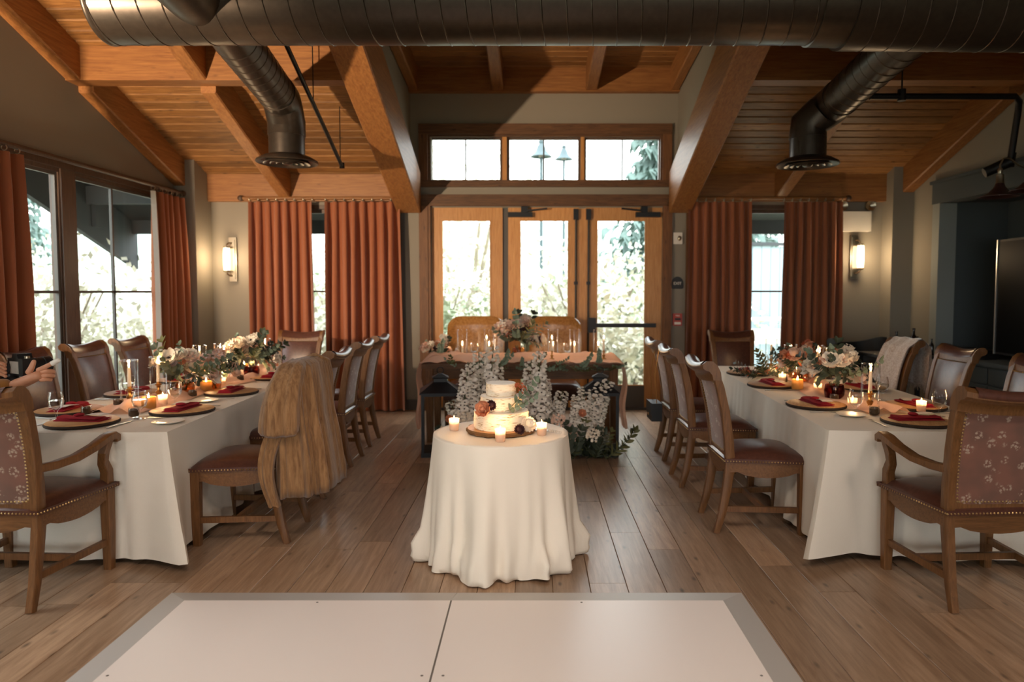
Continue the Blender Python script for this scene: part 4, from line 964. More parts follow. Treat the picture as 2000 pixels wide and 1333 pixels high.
m = MB(); flame(m, 0, 0, 0.048, 1.0); m.build('flame', M['flame'], t); light('flame_light', 'POINT', (0, 0, 0.085), 0.65, (1.0, 0.58, 0.26), 0.012, parent=t)
votive = Proto(t)
t = pr('gold_votive', 'candle')
m = MB(); m.lathe([(0.038, 0), (0.042, 0.01), (0.042, 0.07), (0.039, 0.075), (0.037, 0.06), (0.034, 0.01), (0.001, 0.008)], 24, cap1=False); m.build('ribbed_cup', M['frostgold'], t)
m = MB(); m.lathe([(0.034, 0.01), (0.034, 0.05), (0.001, 0.052)], 18); m.build('wax', M['wax'], t)
m = MB(); flame(m, 0, 0, 0.058, 1.2); m.build('flame', M['flame'], t); light('flame_light', 'POINT', (0, 0, 0.1), 0.7, (1.0, 0.58, 0.26), 0.012, parent=t)
gvotive = Proto(t)
t = pr('glass_hurricane', 'candle shade')
m = MB(); m.lathe([(0.001, 0.0), (0.054, 0.0), (0.055, 0.004), (0.055, 0.30)], 28, cap0=False, cap1=False); m.build('cylinder', M['glass'], t)
m = MB(); m.rings([[((0.053 + 0.003 * cos(2 * pi * q / 6)) * cos(2 * pi * k / 28), (0.053 + 0.003 * cos(2 * pi * q / 6)) * sin(2 * pi * k / 28), 0.30 + 0.003 * sin(2 * pi * q / 6)) for q in range(6)] for k in range(29)], False, False); m.build('rim', M['glass'], t)
hurricane = Proto(t)
t = pr('gold_candlestick', 'candlestick')
m = MB(); m.lathe([(0.038, 0), (0.039, 0.006), (0.02, 0.014), (0.012, 0.03), (0.02, 0.045), (0.022, 0.055), (0.01, 0.065), (0.009, 0.08), (0.016, 0.088), (0.008, 0.096)], 20); m.build('stem', M['gold'], t)
m = MB(); m.lathe([(0.006, 0.094), (0.02, 0.1), (0.024, 0.108), (0.013, 0.112), (0.014, 0.125), (0.001, 0.126)], 20); m.build('cup', M['gold'], t)
stick = Proto(t)
t = pr('taper_candle', 'candle')
m = MB(); m.lathe([(0.0115, 0), (0.0115, 0.02), (0.0095, 0.12), (0.007, 0.124), (0.001, 0.123)], 14); m.build('wax', M['wax'], t)
m = MB(); m.tube([(0, 0, 0.12), (0.001, 0, 0.131)], 0.0012, 5); m.build('wick', M['wick'], t)
m = MB(); flame(m, 0, 0, 0.126, 1.15); m.build('flame', M['flame'], t); light('flame_light', 'POINT', (0, 0, 0.16), 1.1, (1.0, 0.60, 0.30), 0.012, parent=t)
taper = Proto(t)
m = MB(); m.lathe([(0.045, 0), (0.05, 0.003), (0.085, 0.012), (0.086, 0.014), (0.06, 0.008), (0.001, 0.006)], 28, cap1=False); bread = Proto(tag(m.build('bread_plate', M['porcelain']), 'n', 'plate'))

ZT = TZ + 0.005
def setting(tb, wx, wy, ang, phrase, gob=True, jarv=True, knifeon=True):
    """place setting at a world spot; ang = direction the guest faces"""
    R = Matrix.Rotation(ang, 3, 'Z'); P = Vector((wx, wy, ZT))
    def at(x, y, z=0.0): return tuple(P + R @ Vector((x, y, z)))
    r = random.uniform(-0.1, 0.1)
    charger.at(at(0, 0), random.random() * 6, 'round wooden slab charger at the ' + phrase, 'wooden chargers')
    napkin.at(at(0, 0, 0.023), ang + r, 'folded burgundy napkin at the ' + phrase, 'burgundy napkins')
    card.at(at(0.06, 0.03, 0.048), ang + 1.45 + r, 'small pale menu card on the napkin at the ' + phrase, 'menu cards')
    fork.at(at(-0.225, -0.02), ang + random.uniform(-0.06, 0.06), 'steel fork at the ' + phrase, 'forks')
    if knifeon: knife.at(at(0.225, -0.02), ang + random.uniform(-0.06, 0.06), 'steel table knife at the ' + phrase, 'table knives')
    if gob: goblet.at(at(*gob) if isinstance(gob, tuple) else at(0.2, 0.2), 0, 'stemmed water glass at the ' + phrase, 'water glasses')
    if jarv: jar.at(at(*jarv) if isinstance(jarv, tuple) else at(-0.18, 0.2), 0, 'little glass jar of dark seeds at the ' + phrase, 'favor jars')
N_, E_, W_, S_ = 0.0, -pi / 2, pi / 2, pi
setting(TW, -2.56, 3.87, N_, 'camera-end head seat of the window-side table', (0.235, 0.16), (-0.16, 0.28))
setting(TW, -2.19, 4.26, W_, 'nearest aisle seat of the window-side table', (0.22, 0.16))
setting(TW, -2.22, 5.03, W_, 'second aisle seat of the window-side table', (-0.12, 0.24))
setting(TW, -2.25, 5.90, W_, 'third aisle seat of the window-side table', (0.14, 0.22))
setting(TW, -2.30, 6.62, W_, 'farthest aisle seat of the window-side table', (0.06, 0.22), False)
setting(TW, -2.90, 4.26, E_, 'nearest window seat of the window-side table', (0.26, 0.10))
setting(TW, -2.92, 4.98, E_, 'second window seat of the window-side table', (0.22, 0.1))
setting(TW, -2.95, 5.72, E_, 'third window seat of the window-side table', (0.2, 0.16), False)
setting(TW, -2.97, 6.36, E_, 'farthest window seat of the window-side table', (0.16, 0.18), False)
setting(TT, 2.20, 3.90, N_, 'camera-end head seat of the television-side table', (0.25, 0.20), (-0.12, 0.24))
setting(TT, 1.86, 4.47, E_, 'nearest aisle seat of the television-side table', (0.34, 0.1))
setting(TT, 1.90, 5.42, E_, 'second aisle seat of the television-side table', (0.06, 0.26), (-0.2, 0.17))
setting(TT, 1.96, 6.22, E_, 'farthest aisle seat of the television-side table', (-0.16, 0.2), False)
setting(TT, 2.48, 4.42, W_, 'nearest television-side seat of the television-side table', (0.3, 0.06), False)
setting(TT, 2.53, 5.26, W_, 'second television-side seat of the television-side table', (0.22, 0.12), False)
setting(TT, 2.59, 6.02, W_, 'farthest television-side seat of the television-side table', (0.2, 0.14), False)
bread.at((-2.09, 3.90, ZT), 0, 'small white dish by the cloth corner of the window-side table', 'small dishes'); bread.at((-2.24, 4.66, ZT), 0, 'small white dish between the first two aisle seats of the window-side table', 'small dishes')
bread.at((1.93, 4.12, ZT), 0, 'small white dish by the camera end of the television-side table', 'small dishes')
# hurricanes with candlesticks and tapers
def hcandle(x, y, z, where, st=True, sc=1.0):
    hurricane.at((x, y, z), 0, 'clear glass cylinder ' + where, 'glass hurricane cylinders', sc)
    b = z + 0.009
    if st: stick.at((x, y, b), 0, 'gold candlestick inside the glass cylinder ' + where, 'gold candlesticks', 0.95 * sc); b += 0.118 * sc
    taper.at((x, y, b), 0, 'burning taper candle inside the glass cylinder ' + where, 'taper candles', sc)
for (x, y, w_) in ((-2.66, 4.50, 'nearest the camera on the window-side table'), (-2.60, 4.74, 'just before the white anemones on the window-side table'), (-2.80, 5.75, 'at the window edge behind the first bouquet'), (-2.72, 5.96, 'in mid-runner behind the first bouquet'), (-2.58, 5.72, 'between the two bouquets of the window-side table'), (-2.56, 6.55, 'farthest on the window-side table'),
                   (2.13, 4.30, 'nearest the camera on the television-side table'), (2.33, 5.55, 'by the far bouquet on the television-side table'), (2.19, 5.80, 'beside the round peach bloom on the television-side table'), (2.27, 6.50, 'farthest on the television-side table'), (2.38, 5.72, 'right behind the far bouquet on the television-side table')):
    hcandle(x, y, ZT, w_, True, 1.0)
for (x, y, w_) in ((-2.42, 4.46, 'beside the anemones on the window-side table'), (-2.44, 5.36, 'between the bouquets on the window-side table'), (-2.50, 6.12, 'near the far end of the window-side table'), (2.41, 4.22, 'by the head seat of the television-side table'), (2.03, 4.32, 'at the foot of the near cylinder on the television-side table'), (2.05, 5.60, 'before the second bouquet of the television-side table'), (2.12, 6.0, 'beyond the low greenery on the television-side table'), (2.10, 5.02, 'in the runner folds behind the near bouquet, television-side table')):
    votive.at((x, y, ZT + 0.01), 0, 'small lit votive candle ' + w_, 'votive candles')
for (x, y, w_) in ((-2.44, 4.33, 'gold ribbed votive behind the nearest aisle seat, window-side table'), (-2.44, 5.1, 'gold ribbed votive between the bouquets, window-side table'), (-2.66, 6.3, 'gold ribbed votive toward the far end, window-side table'), (2.02, 5.2, 'gold ribbed votive beside the second aisle seat, television-side table')):
    gvotive.at((x, y, ZT + 0.01), 0, w_, 'gold votive candles')
# ================================================================== FLOWERS
FM = {}
def petal(m, L, w, cup, curl, M4, nu=4, nv=4):
    rows = []
    for j in range(nv + 1):
        v = j / nv; ww = w * (sin(pi * min(1, v * 0.85 + 0.12)) ** 0.7) * (0.55 + 0.45 * v if v < 0.6 else 1.0)
        rows.append([M4 @ Vector((ww * (-0.5 + i / nu), cup * v * v * L - curl * max(0, v - 0.6) ** 2 * L * 5 - cup * 0.8 * w * (0.25 - (i / nu - 0.5) ** 2) * 1.2, L * v)) for i in range(nu + 1)])
    m.grid(rows)
def fmesh(kind, mat):
    key = (kind, mat)
    if key in FM: return FM[key]
    rnd = random.Random(hash(kind) % 1000 if False else len(kind) * 7); m = MB(); eye = None
    if kind == 'rose':
        for lay, (n, L, til, w, cup) in enumerate(((3, 0.62, 0.05, 0.5, 0.15), (5, 0.72, 0.22, 0.62, 0.2), (6, 0.78, 0.50, 0.72, 0.15), (7, 0.80, 0.85, 0.8, 0.05))):
            for k in range(n):
                a = 2 * pi * (k + 0.37 * lay) / n + rnd.uniform(-0.15, 0.15)
                petal(m, L, w, cup, 0.35 * lay / 3, Matrix.Rotation(a, 4, 'Z') @ Matrix.Translation((0, 0.07 + 0.05 * lay, -0.02 * lay)) @ Matrix.Rotation(-til, 4, 'X'))
        m.ell((0, 0, 0.25), (0.2, 0.2, 0.32), 8, 6)
    elif kind == 'anemone':
        for lay in range(2):
            for k in range(6):
                a = 2 * pi * (k + 0.5 * lay) / 6; petal(m, 0.95 - 0.1 * lay, 0.85, 0.12, 0.15, Matrix.Rotation(a, 4, 'Z') @ Matrix.Translation((0, 0.05, 0.02 * lay)) @ Matrix.Rotation(-1.15 + 0.15 * lay, 4, 'X'))
        eye = len(m.f); m.ell((0, 0, 0.16), (0.17, 0.17, 0.13), 10, 6)
        for k in range(14):
            a = 2 * pi * k / 14; m.ell((0.27 * cos(a), 0.27 * sin(a), 0.17), (0.035, 0.035, 0.04), 5, 4)
    elif kind == 'ball':
        for lay in range(5):
            n = 6 + lay * 2
            for k in range(n):
                a = 2 * pi * (k + 0.5 * (lay % 2)) / n; petal(m, 0.5, 0.42, 0.1, 0.2, Matrix.Rotation(a, 4, 'Z') @ Matrix.Translation((0, 0.1 + 0.07 * lay, 0.32 - 0.13 * lay)) @ Matrix.Rotation(-0.3 - 0.3 * lay, 4, 'X'), 3, 3)
        m.ell((0, 0, 0.3), (0.5, 0.5, 0.42), 10, 6)
    elif kind == 'spray':
        for k in range(26):
            a = rnd.random() * 6.28; r = rnd.random() ** 0.5 * 0.8; z = 0.5 * (1 - r * r) + rnd.uniform(0, 0.3); c = Vector((r * cos(a), r * sin(a), z))
            for q in range(5):
                b = 2 * pi * q / 5 + a; petal(m, 0.2, 0.17, 0.1, 0.1, Matrix.Translation(c) @ Matrix.Rotation(b, 4, 'Z') @ Matrix.Rotation(-1.1, 4, 'X'), 2, 2)
    me = m.mesh('bloom', True, None); me.materials.append(M[mat])
    if eye is not None: add_mat_range(me, M['dotdark'], eye)
    FM[key] = me; return me
def leafshape(m, L, w, M4, fold=0.12, n=5):
    rows = []
    for j in range(n + 1):
        v = j / n; ww = w * (sin(pi * (0.04 + 0.94 * v)) ** 0.75)
        rows.append([M4 @ Vector((-ww / 2, L * v, ww * fold - 0.12 * L * v * v)), M4 @ Vector((0, L * v, -0.12 * L * v * v)), M4 @ Vector((ww / 2, L * v, ww * fold - 0.12 * L * v * v))])
    m.grid(rows)
def sprigmesh(kind, seed):
    key = ('sprig', kind, seed)
    if key in FM: return FM[key]
    rnd = random.Random(seed); m = MB()
    pts = [Vector((0, 0, 0))]; d = Vector((0, 0.25, 1)).normalized()
    for k in range(6):
        pts.append(pts[-1] + d * 0.2); d = (d + Vector((rnd.uniform(-0.12, 0.12), 0.14, -0.05))).normalized()
    m.tube(pts, [0.012, 0.011, 0.01, 0.008, 0.007, 0.005, 0.003], 5)
    st = len(m.f)
    for k in range(1, 7):
        for s in (-1, 1):
            L, w = {'euc': (0.23, 0.20), 'olive': (0.34, 0.10), 'dark': (0.34, 0.19), 'fern': (0.30, 0.05)}[kind]; L *= rnd.uniform(0.75, 1.15) * (1.1 - 0.07 * k)
            leafshape(m, L, w * rnd.uniform(0.8, 1.15), Matrix.Translation(pts[k]) @ Matrix.Rotation(s * (1.0 + rnd.uniform(-0.3, 0.3)), 4, 'Z') @ Matrix.Rotation(0.5 + rnd.uniform(-0.3, 0.4), 4, 'X'))
            if kind == 'fern': leafshape(m, L * 0.9, w, Matrix.Translation(pts[k] * 0.5 + pts[k - 1] * 0.5) @ Matrix.Rotation(s * 1.2, 4, 'Z') @ Matrix.Rotation(0.4, 4, 'X'))
    leafshape(m, 0.25, 0.14, Matrix.Translation(pts[-1]) @ Matrix.Rotation(0.6, 4, 'X'))
    me = m.mesh('sprig', True, None); me.materials.append(M['stem']); add_mat_range(me, M[{'euc': 'leaf2', 'olive': 'leaf3', 'dark': 'leaf', 'fern': 'leaf'}[kind]], st)
    FM[key] = me; return me
def face(d):  # rotation taking +Z to direction d
    return Vector((0, 0, 1)).rotation_difference(Vector(d).normalized()).to_euler()
def bouquet(name, label, loc, R, H, blooms, sprigs, seed, vase=None, base=0.0, flat=0.75, rz=0):
    rnd = random.Random(seed); t = thing(name, label, 'flower arrangement', loc, rz)
    if vase:
        kind, mt = vase
        prof = {'cyl': [(0.045, 0), (0.05, 0.004), (0.06, base), (0.057, base), (0.046, 0.01), (0.001, 0.008)], 'bowl': [(0.04, 0), (0.06, 0.012), (0.068, base * 0.6), (0.06, base), (0.057, base), (0.064, base * 0.6), (0.055, 0.014), (0.001, 0.01)]}[kind]
        m = MB(); m.lathe(prof, 24, cap1=False); m.build('vase', M[mt], t)
        m = MB()
        for k in range(9): a = rnd.random() * 6.28; m.tube([(0.02 * cos(a), 0.02 * sin(a), 0.012), (0.035 * cos(a + 2), 0.035 * sin(a + 2), base + 0.02)], 0.003, 5)
        m.build('stems', M['stem'], t)
    for k, (kd, n) in enumerate(sprigs):
        for q in range(n):
            a = rnd.random() * 6.28; el = rnd.uniform(-0.1, 0.95); d = Vector((cos(a) * cos(el), sin(a) * cos(el) * flat, sin(el)))
            o = put('sprig', sprigmesh(kd, rnd.randrange(3)), None, t, (d.x * R * 0.3, d.y * R * 0.3, base + 0.02 + H * 0.15)); o.rotation_euler = face(d); o.scale = (R * rnd.uniform(0.55, 0.85),) * 3
    i = 0; tot = sum(b[3] for b in blooms)
    for (kd, mt, s, n) in blooms:
        for q in range(n):
            i += 1; el = math.asin(min(1, max(-0.15, 1.0 - 1.05 * (i * 0.618 % 1.0)))); a = i * 2.39996 + rnd.uniform(-0.3, 0.3)
            d = Vector((cos(a) * cos(el), sin(a) * cos(el), sin(el))); r = rnd.uniform(0.75, 1.0)
            o = put('bloom', fmesh(kd, mt), None, t, (d.x * R * 0.85 * r, d.y * R * 0.85 * flat * r, base + H * (0.22 + 0.72 * max(0, d.z)) * r)); o.rotation_euler = face(d + Vector((0, -0.35, 0.25))); o.scale = (s * rnd.uniform(1.0, 1.4),) * 3
    return t
bouquet('flower_centerpiece', 'loose bouquet with white anemones at the near end of the window-side table', (-2.50, 4.90, ZT), 0.26, 0.26, [('anemone', 'cream', 0.066, 8), ('rose', 'cream', 0.05, 8), ('rose', 'blush', 0.045, 8), ('ball', 'mauve', 0.04, 5), ('spray', 'blush', 0.05, 6), ('rose', 'peach', 0.04, 3)], [('dark', 8), ('euc', 8), ('olive', 6)], 21, ('bowl', 'amberglass'), 0.10)
bouquet('flower_centerpiece', 'blush bouquet with dark leaves behind the second place of the window-side table', (-2.44, 5.22, ZT), 0.21, 0.22, [('rose', 'blush', 0.045, 9), ('spray', 'mauve', 0.05, 8), ('ball', 'blush', 0.035, 4), ('rose', 'peach', 0.035, 2)], [('dark', 9), ('euc', 7)], 22, ('cyl', 'amberglass'), 0.09)
bouquet('flower_centerpiece', 'airy grey-green bouquet with one rust bloom toward the far end of the window-side table', (-2.46, 5.98, ZT), 0.27, 0.30, [('rose', 'cream', 0.058, 8), ('rose', 'blush', 0.052, 7), ('ball', 'coral', 0.035, 2), ('spray', 'cream', 0.05, 5), ('anemone', 'cream', 0.05, 3)], [('euc', 15), ('dark', 7), ('olive', 5)], 23, ('bowl', 'plumglass'), 0.10)
bouquet('flower_centerpiece', 'white anemone bouquet in a plum glass vase on the television-side table', (2.09, 4.72, ZT), 0.25, 0.26, [('anemone', 'cream', 0.066, 9), ('rose', 'cream', 0.05, 8), ('rose', 'blush', 0.048, 8), ('spray', 'cream', 0.05, 4), ('ball', 'plum', 0.03, 3), ('rose', 'peach', 0.04, 2)], [('euc', 12), ('dark', 8)], 24, ('bowl', 'plumglass'), 0.11)
bouquet('flower_centerpiece', 'peach and rust bouquet among candles in the middle of the television-side table', (2.16, 5.50, ZT), 0.21, 0.26, [('rose', 'peach', 0.055, 6), ('ball', 'blush', 0.07, 3), ('ball', 'coral', 0.04, 4), ('rose', 'blush', 0.05, 9), ('spray', 'cream', 0.05, 4)], [('dark', 6), ('olive', 8), ('euc', 4)], 25, ('bowl', 'amberglass'), 0.10)
bouquet('low_greenery', 'low sprig of ferny greens with peach roses near the far end of the television-side table', (1.99, 5.84, ZT), 0.24, 0.12, [('rose', 'peach', 0.035, 2), ('rose', 'cream', 0.035, 1), ('ball', 'coral', 0.03, 2)], [('fern', 10), ('euc', 6), ('olive', 4)], 26, None, 0.0, 0.9)
# ================================================================== CAKE TABLE
CX_, CY_, CR, CZ = -0.177, 3.80, 0.37, 0.69
t = thing('cake_table', 'small round table under the long cream satin cloth', 'table', (CX_, CY_, 0))
m = MB(); m.lathe([(0.001, CZ - 0.03), (CR - 0.004, CZ - 0.03), (CR - 0.004, CZ - 0.004), (0.001, CZ - 0.004)], 36, cap0=False, cap1=False); m.build('table_top', M['chairwood'], t)
m = MB(); m.lathe([(0.03, 0.03), (0.03, CZ - 0.03)], 16); m.build('column', M['black'], t)
for k in range(4):
    a = k * pi / 2 + pi / 4; m = MB(); m.bar((0, 0, 0.05), (0.28 * cos(a), 0.28 * sin(a), 0.015), 0.04, 0.03); m.build('foot', M['black'], t, smooth=False)
rnd = random.Random(5); n = 220; rows = []
FO = [(7, 0.9, 0.022), (11, 2.1, 0.020), (17, 0.3, 0.017), (5, 4.0, 0.016), (26, 1.3, 0.012), (37, 0.4, 0.006)]
def fold(a, t):
    s = sum(A * sin(k * a + p) * (1 if k < 12 else t) for k, p, A in FO); return s
zs = [(0.0, CZ + 0.003), (0.02, CZ - 0.004), (0.06, CZ - 0.03), (0.15, 0.60), (0.3, 0.49), (0.45, 0.38), (0.6, 0.275), (0.72, 0.19), (0.82, 0.13), (0.9, 0.09), (0.96, 0.055), (1.0, 0.03)]
m = MB()
rows = [[((CR - 0.02) * cos(2 * pi * i / n), (CR - 0.02) * sin(2 * pi * i / n), CZ + 0.005) for i in range(n)]]
for tt, z in zs:
    row = []
    for i in range(n):
        a = 2 * pi * i / n; r = CR + 0.004 + 0.052 * tt + fold(a, tt) * min(1, tt * 1.6) * (0.75 if tt < 0.7 else 0.9)
        lump = (0.5 + 0.5 * sin(6 * a + 1.0)) * (0.6 + 0.4 * sin(13 * a + 2)); pud = max(0, (tt - 0.72) / 0.28)
        pud = pud * (1.0 if tt < 0.95 else 0.55)
        r += pud * (0.012 + 0.062 * lump) - (0.02 * (1 - lump) * pud) + pud * (0.016 * sin(19 * a + 5 * tt) * sin(7 * a) + 0.012 * sin(31 * a + 9 * tt))
        zz = z + pud * (0.05 * sin(9 * a + 2.4) + 0.035 * sin(17 * a + 1.0)) * (1 - pud) - (pud * 0.02 if tt > 0.93 else 0)
        row.append((r * cos(a), r * sin(a), max(0.006, zz)))
    rows.append(row)
for (dr, z) in ((-0.012, 0.008), (-0.03, 0.003), (-0.08, 0.012), (-0.10, 0.04)):
    last = rows[-1]; rows.append([(p[0] + dr * cos(2 * pi * i / n), p[1] + dr * sin(2 * pi * i / n), z + 0.01 * max(0, sin(11 * 2 * pi * i / n))) for i, p in enumerate(last)])
rows.insert(0, [((CR - 0.05) * cos(2 * pi * i / n), (CR - 0.05) * sin(2 * pi * i / n), CZ + 0.005) for i in range(n)])
m.rings(rows, False, False); m.f.append(tuple(range(n - 1, -1, -1)))
c = m.build('round_tablecloth', M['satin'], None, sharp=80, loc=(CX_, CY_, 0)); tag(c, 'long cream satin cloth puddling on the floor around the cake table', 'tablecloth')
t = thing('wood_slice_stand', 'round bark-edged wood slice under the wedding cake', 'cake stand', (CX_, CY_, CZ + 0.006))
m = MB(); m.lathe([(0.001, 0.026), (0.186, 0.026)], 40, cap0=False, cap1=False); m.build('cut_face', M['charger'], t)
rr = random.Random(9); m = MB(); jit = [1 + 0.03 * sin(k * 1.7) + rr.uniform(-0.012, 0.012) for k in range(60)]
m.rings([[(r * jit[k] * cos(2 * pi * k / 60), r * jit[k] * sin(2 * pi * k / 60), z) for k in range(60)] for r, z in ((0.18, 0.0), (0.19, 0.006), (0.192, 0.018), (0.185, 0.0262))], True, False); m.build('bark_edge', M['barkgold'], t)
# cake
def icing_mat():
    m_, t_, b = new('naked_icing'); tc_ = N(t_, 'ShaderNodeTexCoord'); mp = N(t_, 'ShaderNodeMapping'); mp.inputs['Scale'].default_value = (5, 5, 42); t_.links.new(tc_.outputs['Object'], mp.inputs[0])
    nz = N(t_, 'ShaderNodeTexNoise'); nz.inputs['Detail'].default_value = 3; t_.links.new(mp.outputs[0], nz.inputs[0])
    t_.links.new(ramp(t_, nz.outputs[0], [(0.56, '#f4e6cf'), (0.63, '#e0c296'), (0.68, '#8a5a30')]), b.inputs['Base Color']); b.inputs['Roughness'].default_value = 0.6; return m_
M['naked'] = icing_mat()
t = thing('wedding_cake', 'three-tier semi-naked white wedding cake on the wood slice', 'cake', (CX_ + 0.002, CY_, CZ + 0.033))
for z0, z1, r in ((0.0, 0.098, 0.152), (0.098, 0.180, 0.116), (0.180, 0.250, 0.084)):
    m = MB(); q = random.Random(int(r * 1000)); rings = []
    for k, z in enumerate([z0, z0 + 0.004] + [z0 + 0.008 + (z1 - z0 - 0.012) * i / 7 for i in range(8)] + [z1 - 0.002]):
        rings.append([((r + (0.0015 * sin(5 * a + k) + q.uniform(-0.0008, 0.0008)) - (0.003 if k == 0 or k == 10 else 0)) * cos(a), (r + 0.0015 * sin(5 * a + k) - (0.003 if k == 0 or k == 10 else 0)) * sin(a), z) for a in [2 * pi * i / 48 for i in range(48)]])
    m.rings(rings); tr = m.build('cake_tier', M['naked'], t)
    m = MB(); m.lathe([(0.001, z1 + 0.001), (r - 0.004, z1), (r - 0.001, z1 - 0.004)], 40, cap0=False, cap1=False); m.build('icing_top', M['icing'], tr)
def deco(name, kind, mat, label, cat, loc, d, s):
    t = thing(name, label, cat, loc); o = put('petals', fmesh(kind, mat), None, t, scale=s); o.rotation_euler = face(d); return t
cz = CZ + 0.033
deco('peach_rose', 'rose', 'peach', 'large peach rose on the cake', 'flower', (CX_ - 0.085, CY_ - 0.125, cz + 0.115), (-0.3, -1, 0.5), 0.062)
deco('plum_bloom', 'ball', 'plum', 'dark plum bloom beside the peach rose on the cake', 'flower', (CX_ - 0.045, CY_ - 0.118, cz + 0.142), (0.0, -1, 0.3), 0.034)
deco('cream_rose', 'ball', 'cream', 'pale yellow bloom at the foot of the cake', 'flower', (CX_ + 0.158, CY_ - 0.10, cz + 0.036), (0.5, -1, 0.5), 0.052)
deco('plum_bloom', 'ball', 'plum', 'dark plum bloom at the foot of the cake', 'flower', (CX_ + 0.108, CY_ - 0.148, cz + 0.014), (0.1, -1, 0.3), 0.034)
deco('coral_spray', 'spray', 'coral', 'rust red flower cluster beside the top cake tier', 'flower', (CX_ + 0.10, CY_ - 0.02, cz + 0.205), (0.6, -0.6, 0.8), 0.05)
for q, (x, y, z, d, s, lb) in enumerate(((0.06, -0.105, 0.13, (0.75, -0.35, 0.75), 0.17, 'eucalyptus sprig rising to the upper cake tier'), (0.03, -0.125, 0.11, (0.75, -0.55, 0.15), 0.15, 'eucalyptus sprig lying on the lowest cake tier'))):
    t = thing('eucalyptus_sprig', lb, 'leaves', (CX_ + x, CY_ + y, cz + z)); put('leaves', sprigmesh('euc', q), None, t, scale=s).rotation_euler = face(d)
for (x, y, lb) in ((-0.442, 3.835, 'lit votive candle alone at the curtain side of the cake table'), (-0.168, 3.545, 'lit votive candle directly in front of the cake'), (0.050, 3.705, 'lit votive candle beside the cake server set')):
    votive.at((x, y, CZ + 0.006), 0, lb, 'votive candles')
t = thing('cake_server', 'silver cake server with a crystal handle behind the votive', 'server', (0.03, 3.82, CZ + 0.006), radians(-35))
m = MB(); m.prism([(-0.11, 0), (-0.07, 0.024), (0.0, 0.018), (0.01, 0), (0.0, -0.018), (-0.07, -0.024)], lambda p: (p[0], p[1], 0.004), lambda p: (p[0], p[1], 0.0065)); m.build('blade', M['steel'], t, smooth=False)
m = MB()
for k in range(7): m.ell((0.022 + k * 0.015, 0, 0.010), (0.009, 0.009, 0.009), 8, 6)
m.build('crystal_handle', M['glass'], t, smooth=False)
t = thing('cake_knife', 'silver cake knife with a crystal handle on the cream cloth', 'knife', (0.085, 3.80, CZ + 0.006), radians(-50))
m = MB(); m.prism([(-0.15, 0.002), (-0.12, 0.012), (0.0, 0.009), (0.0, -0.009), (-0.12, -0.008)], lambda p: (p[0], p[1], 0.004), lambda p: (p[0], p[1], 0.006)); m.build('blade', M['steel'], t, smooth=False)
m = MB()
for k in range(7): m.ell((0.012 + k * 0.015, 0, 0.010), (0.009, 0.009, 0.009), 8, 6)
m.build('crystal_handle', M['glass'], t, smooth=False)
# ================================================================== SWEETHEART TABLE
SZ = 0.775; SX0, SX1, SY0, SY1 = -1.075, 0.862, 6.6, 7.28
t = thing('sweetheart_table', 'rustic wooden table for two in front of the glass doors', 'table', ((SX0 + SX1) / 2, (SY0 + SY1) / 2, 0)); hx, hy = (SX1 - SX0) / 2, (SY1 - SY0) / 2
for k in range(4):
    y0 = -hy + k * 2 * hy / 4; m = MB(); m.box(-hx, hx, y0 + 0.002, y0 + hy / 2 - 0.002, SZ - 0.045, SZ); m.build('plank', M['trim'], t, smooth=False)
m = MB(); m.box(-hx + 0.08, hx - 0.08, -hy + 0.05, -hy + 0.08, SZ - 0.15, SZ - 0.045); m.build('apron', M['trim'], t, smooth=False)
m = MB(); m.box(-hx + 0.08, hx - 0.08, hy - 0.08, hy - 0.05, SZ - 0.15, SZ - 0.045); m.build('apron', M['trim'], t, smooth=False)
for sx in (-1, 1):
    m = MB(); m.box(sx * (hx - 0.06) - 0.015, sx * (hx - 0.06) + 0.015, -hy + 0.05, hy - 0.05, SZ - 0.15, SZ - 0.045); m.build('apron', M['trim'], t, smooth=False)
    for sy in (-1, 1):
        m = MB(); m.sweep([(sx * (hx - 0.07), sy * (hy - 0.07), 0), (sx * (hx - 0.07), sy * (hy - 0.07), SZ - 0.045)], [(0.06, 0.06), (0.085, 0.085)]); m.build('leg', M['trim_z'], t, smooth=False)
# runner over the table with hanging ends
path = []
for k in range(12): path.append((SX0 - 0.03 - 0.012 * sin(k * 0.8), 0.13 + (SZ - 0.14) * k / 12, 'L'))
K = 56
for k in range(K + 1): path.append((SX0 - 0.02 + (SX1 - SX0 + 0.04) * k / K, SZ, 'T'))
for k in range(12): path.append((SX1 + 0.03 + 0.014 * sin(k * 0.7), SZ - 0.02 - (SZ - 0.15) * (k + 1) / 12, 'R'))
rows = []
for i, (x, z, tg) in enumerate(path):
    row = []
    for j in range(21):
        u = -1 + j / 10
        if tg == 'T':
            y = 6.78 + 0.17 * u + 0.015 * sin(x * 6); e = min(1, min(x - SX0 + 0.03, SX1 + 0.03 - x) / 0.1); e = max(0, e)
            zz = z + 0.008 + e * (0.075 * max(0, sin(u * 5.0 + 1.7 * sin(x * 2.8)) ) * (1 - u ** 4) + 0.018 * sin(x * 9 + u * 4) ** 2 + 0.012 * sin(x * 21 + u * 9) ** 2); row.append((x, y, zz))
        else:
            s = -1 if tg == 'L' else 1; dd = (SZ - z)
            row.append((x + s * (0.012 + 0.02 * sin(u * 8 + 1) * min(1, dd * 3)), 6.78 + 0.17 * u * (1 - 0.25 * min(1, dd * 1.5)), z))
    rows.append(row)
m = MB(); m.grid(rows); r = m.build('chiffon_runner', M['chiffon'], None, sharp=None); tag(r, 'crumpled peach chiffon runner falling off both ends of the wooden table', 'table runner')
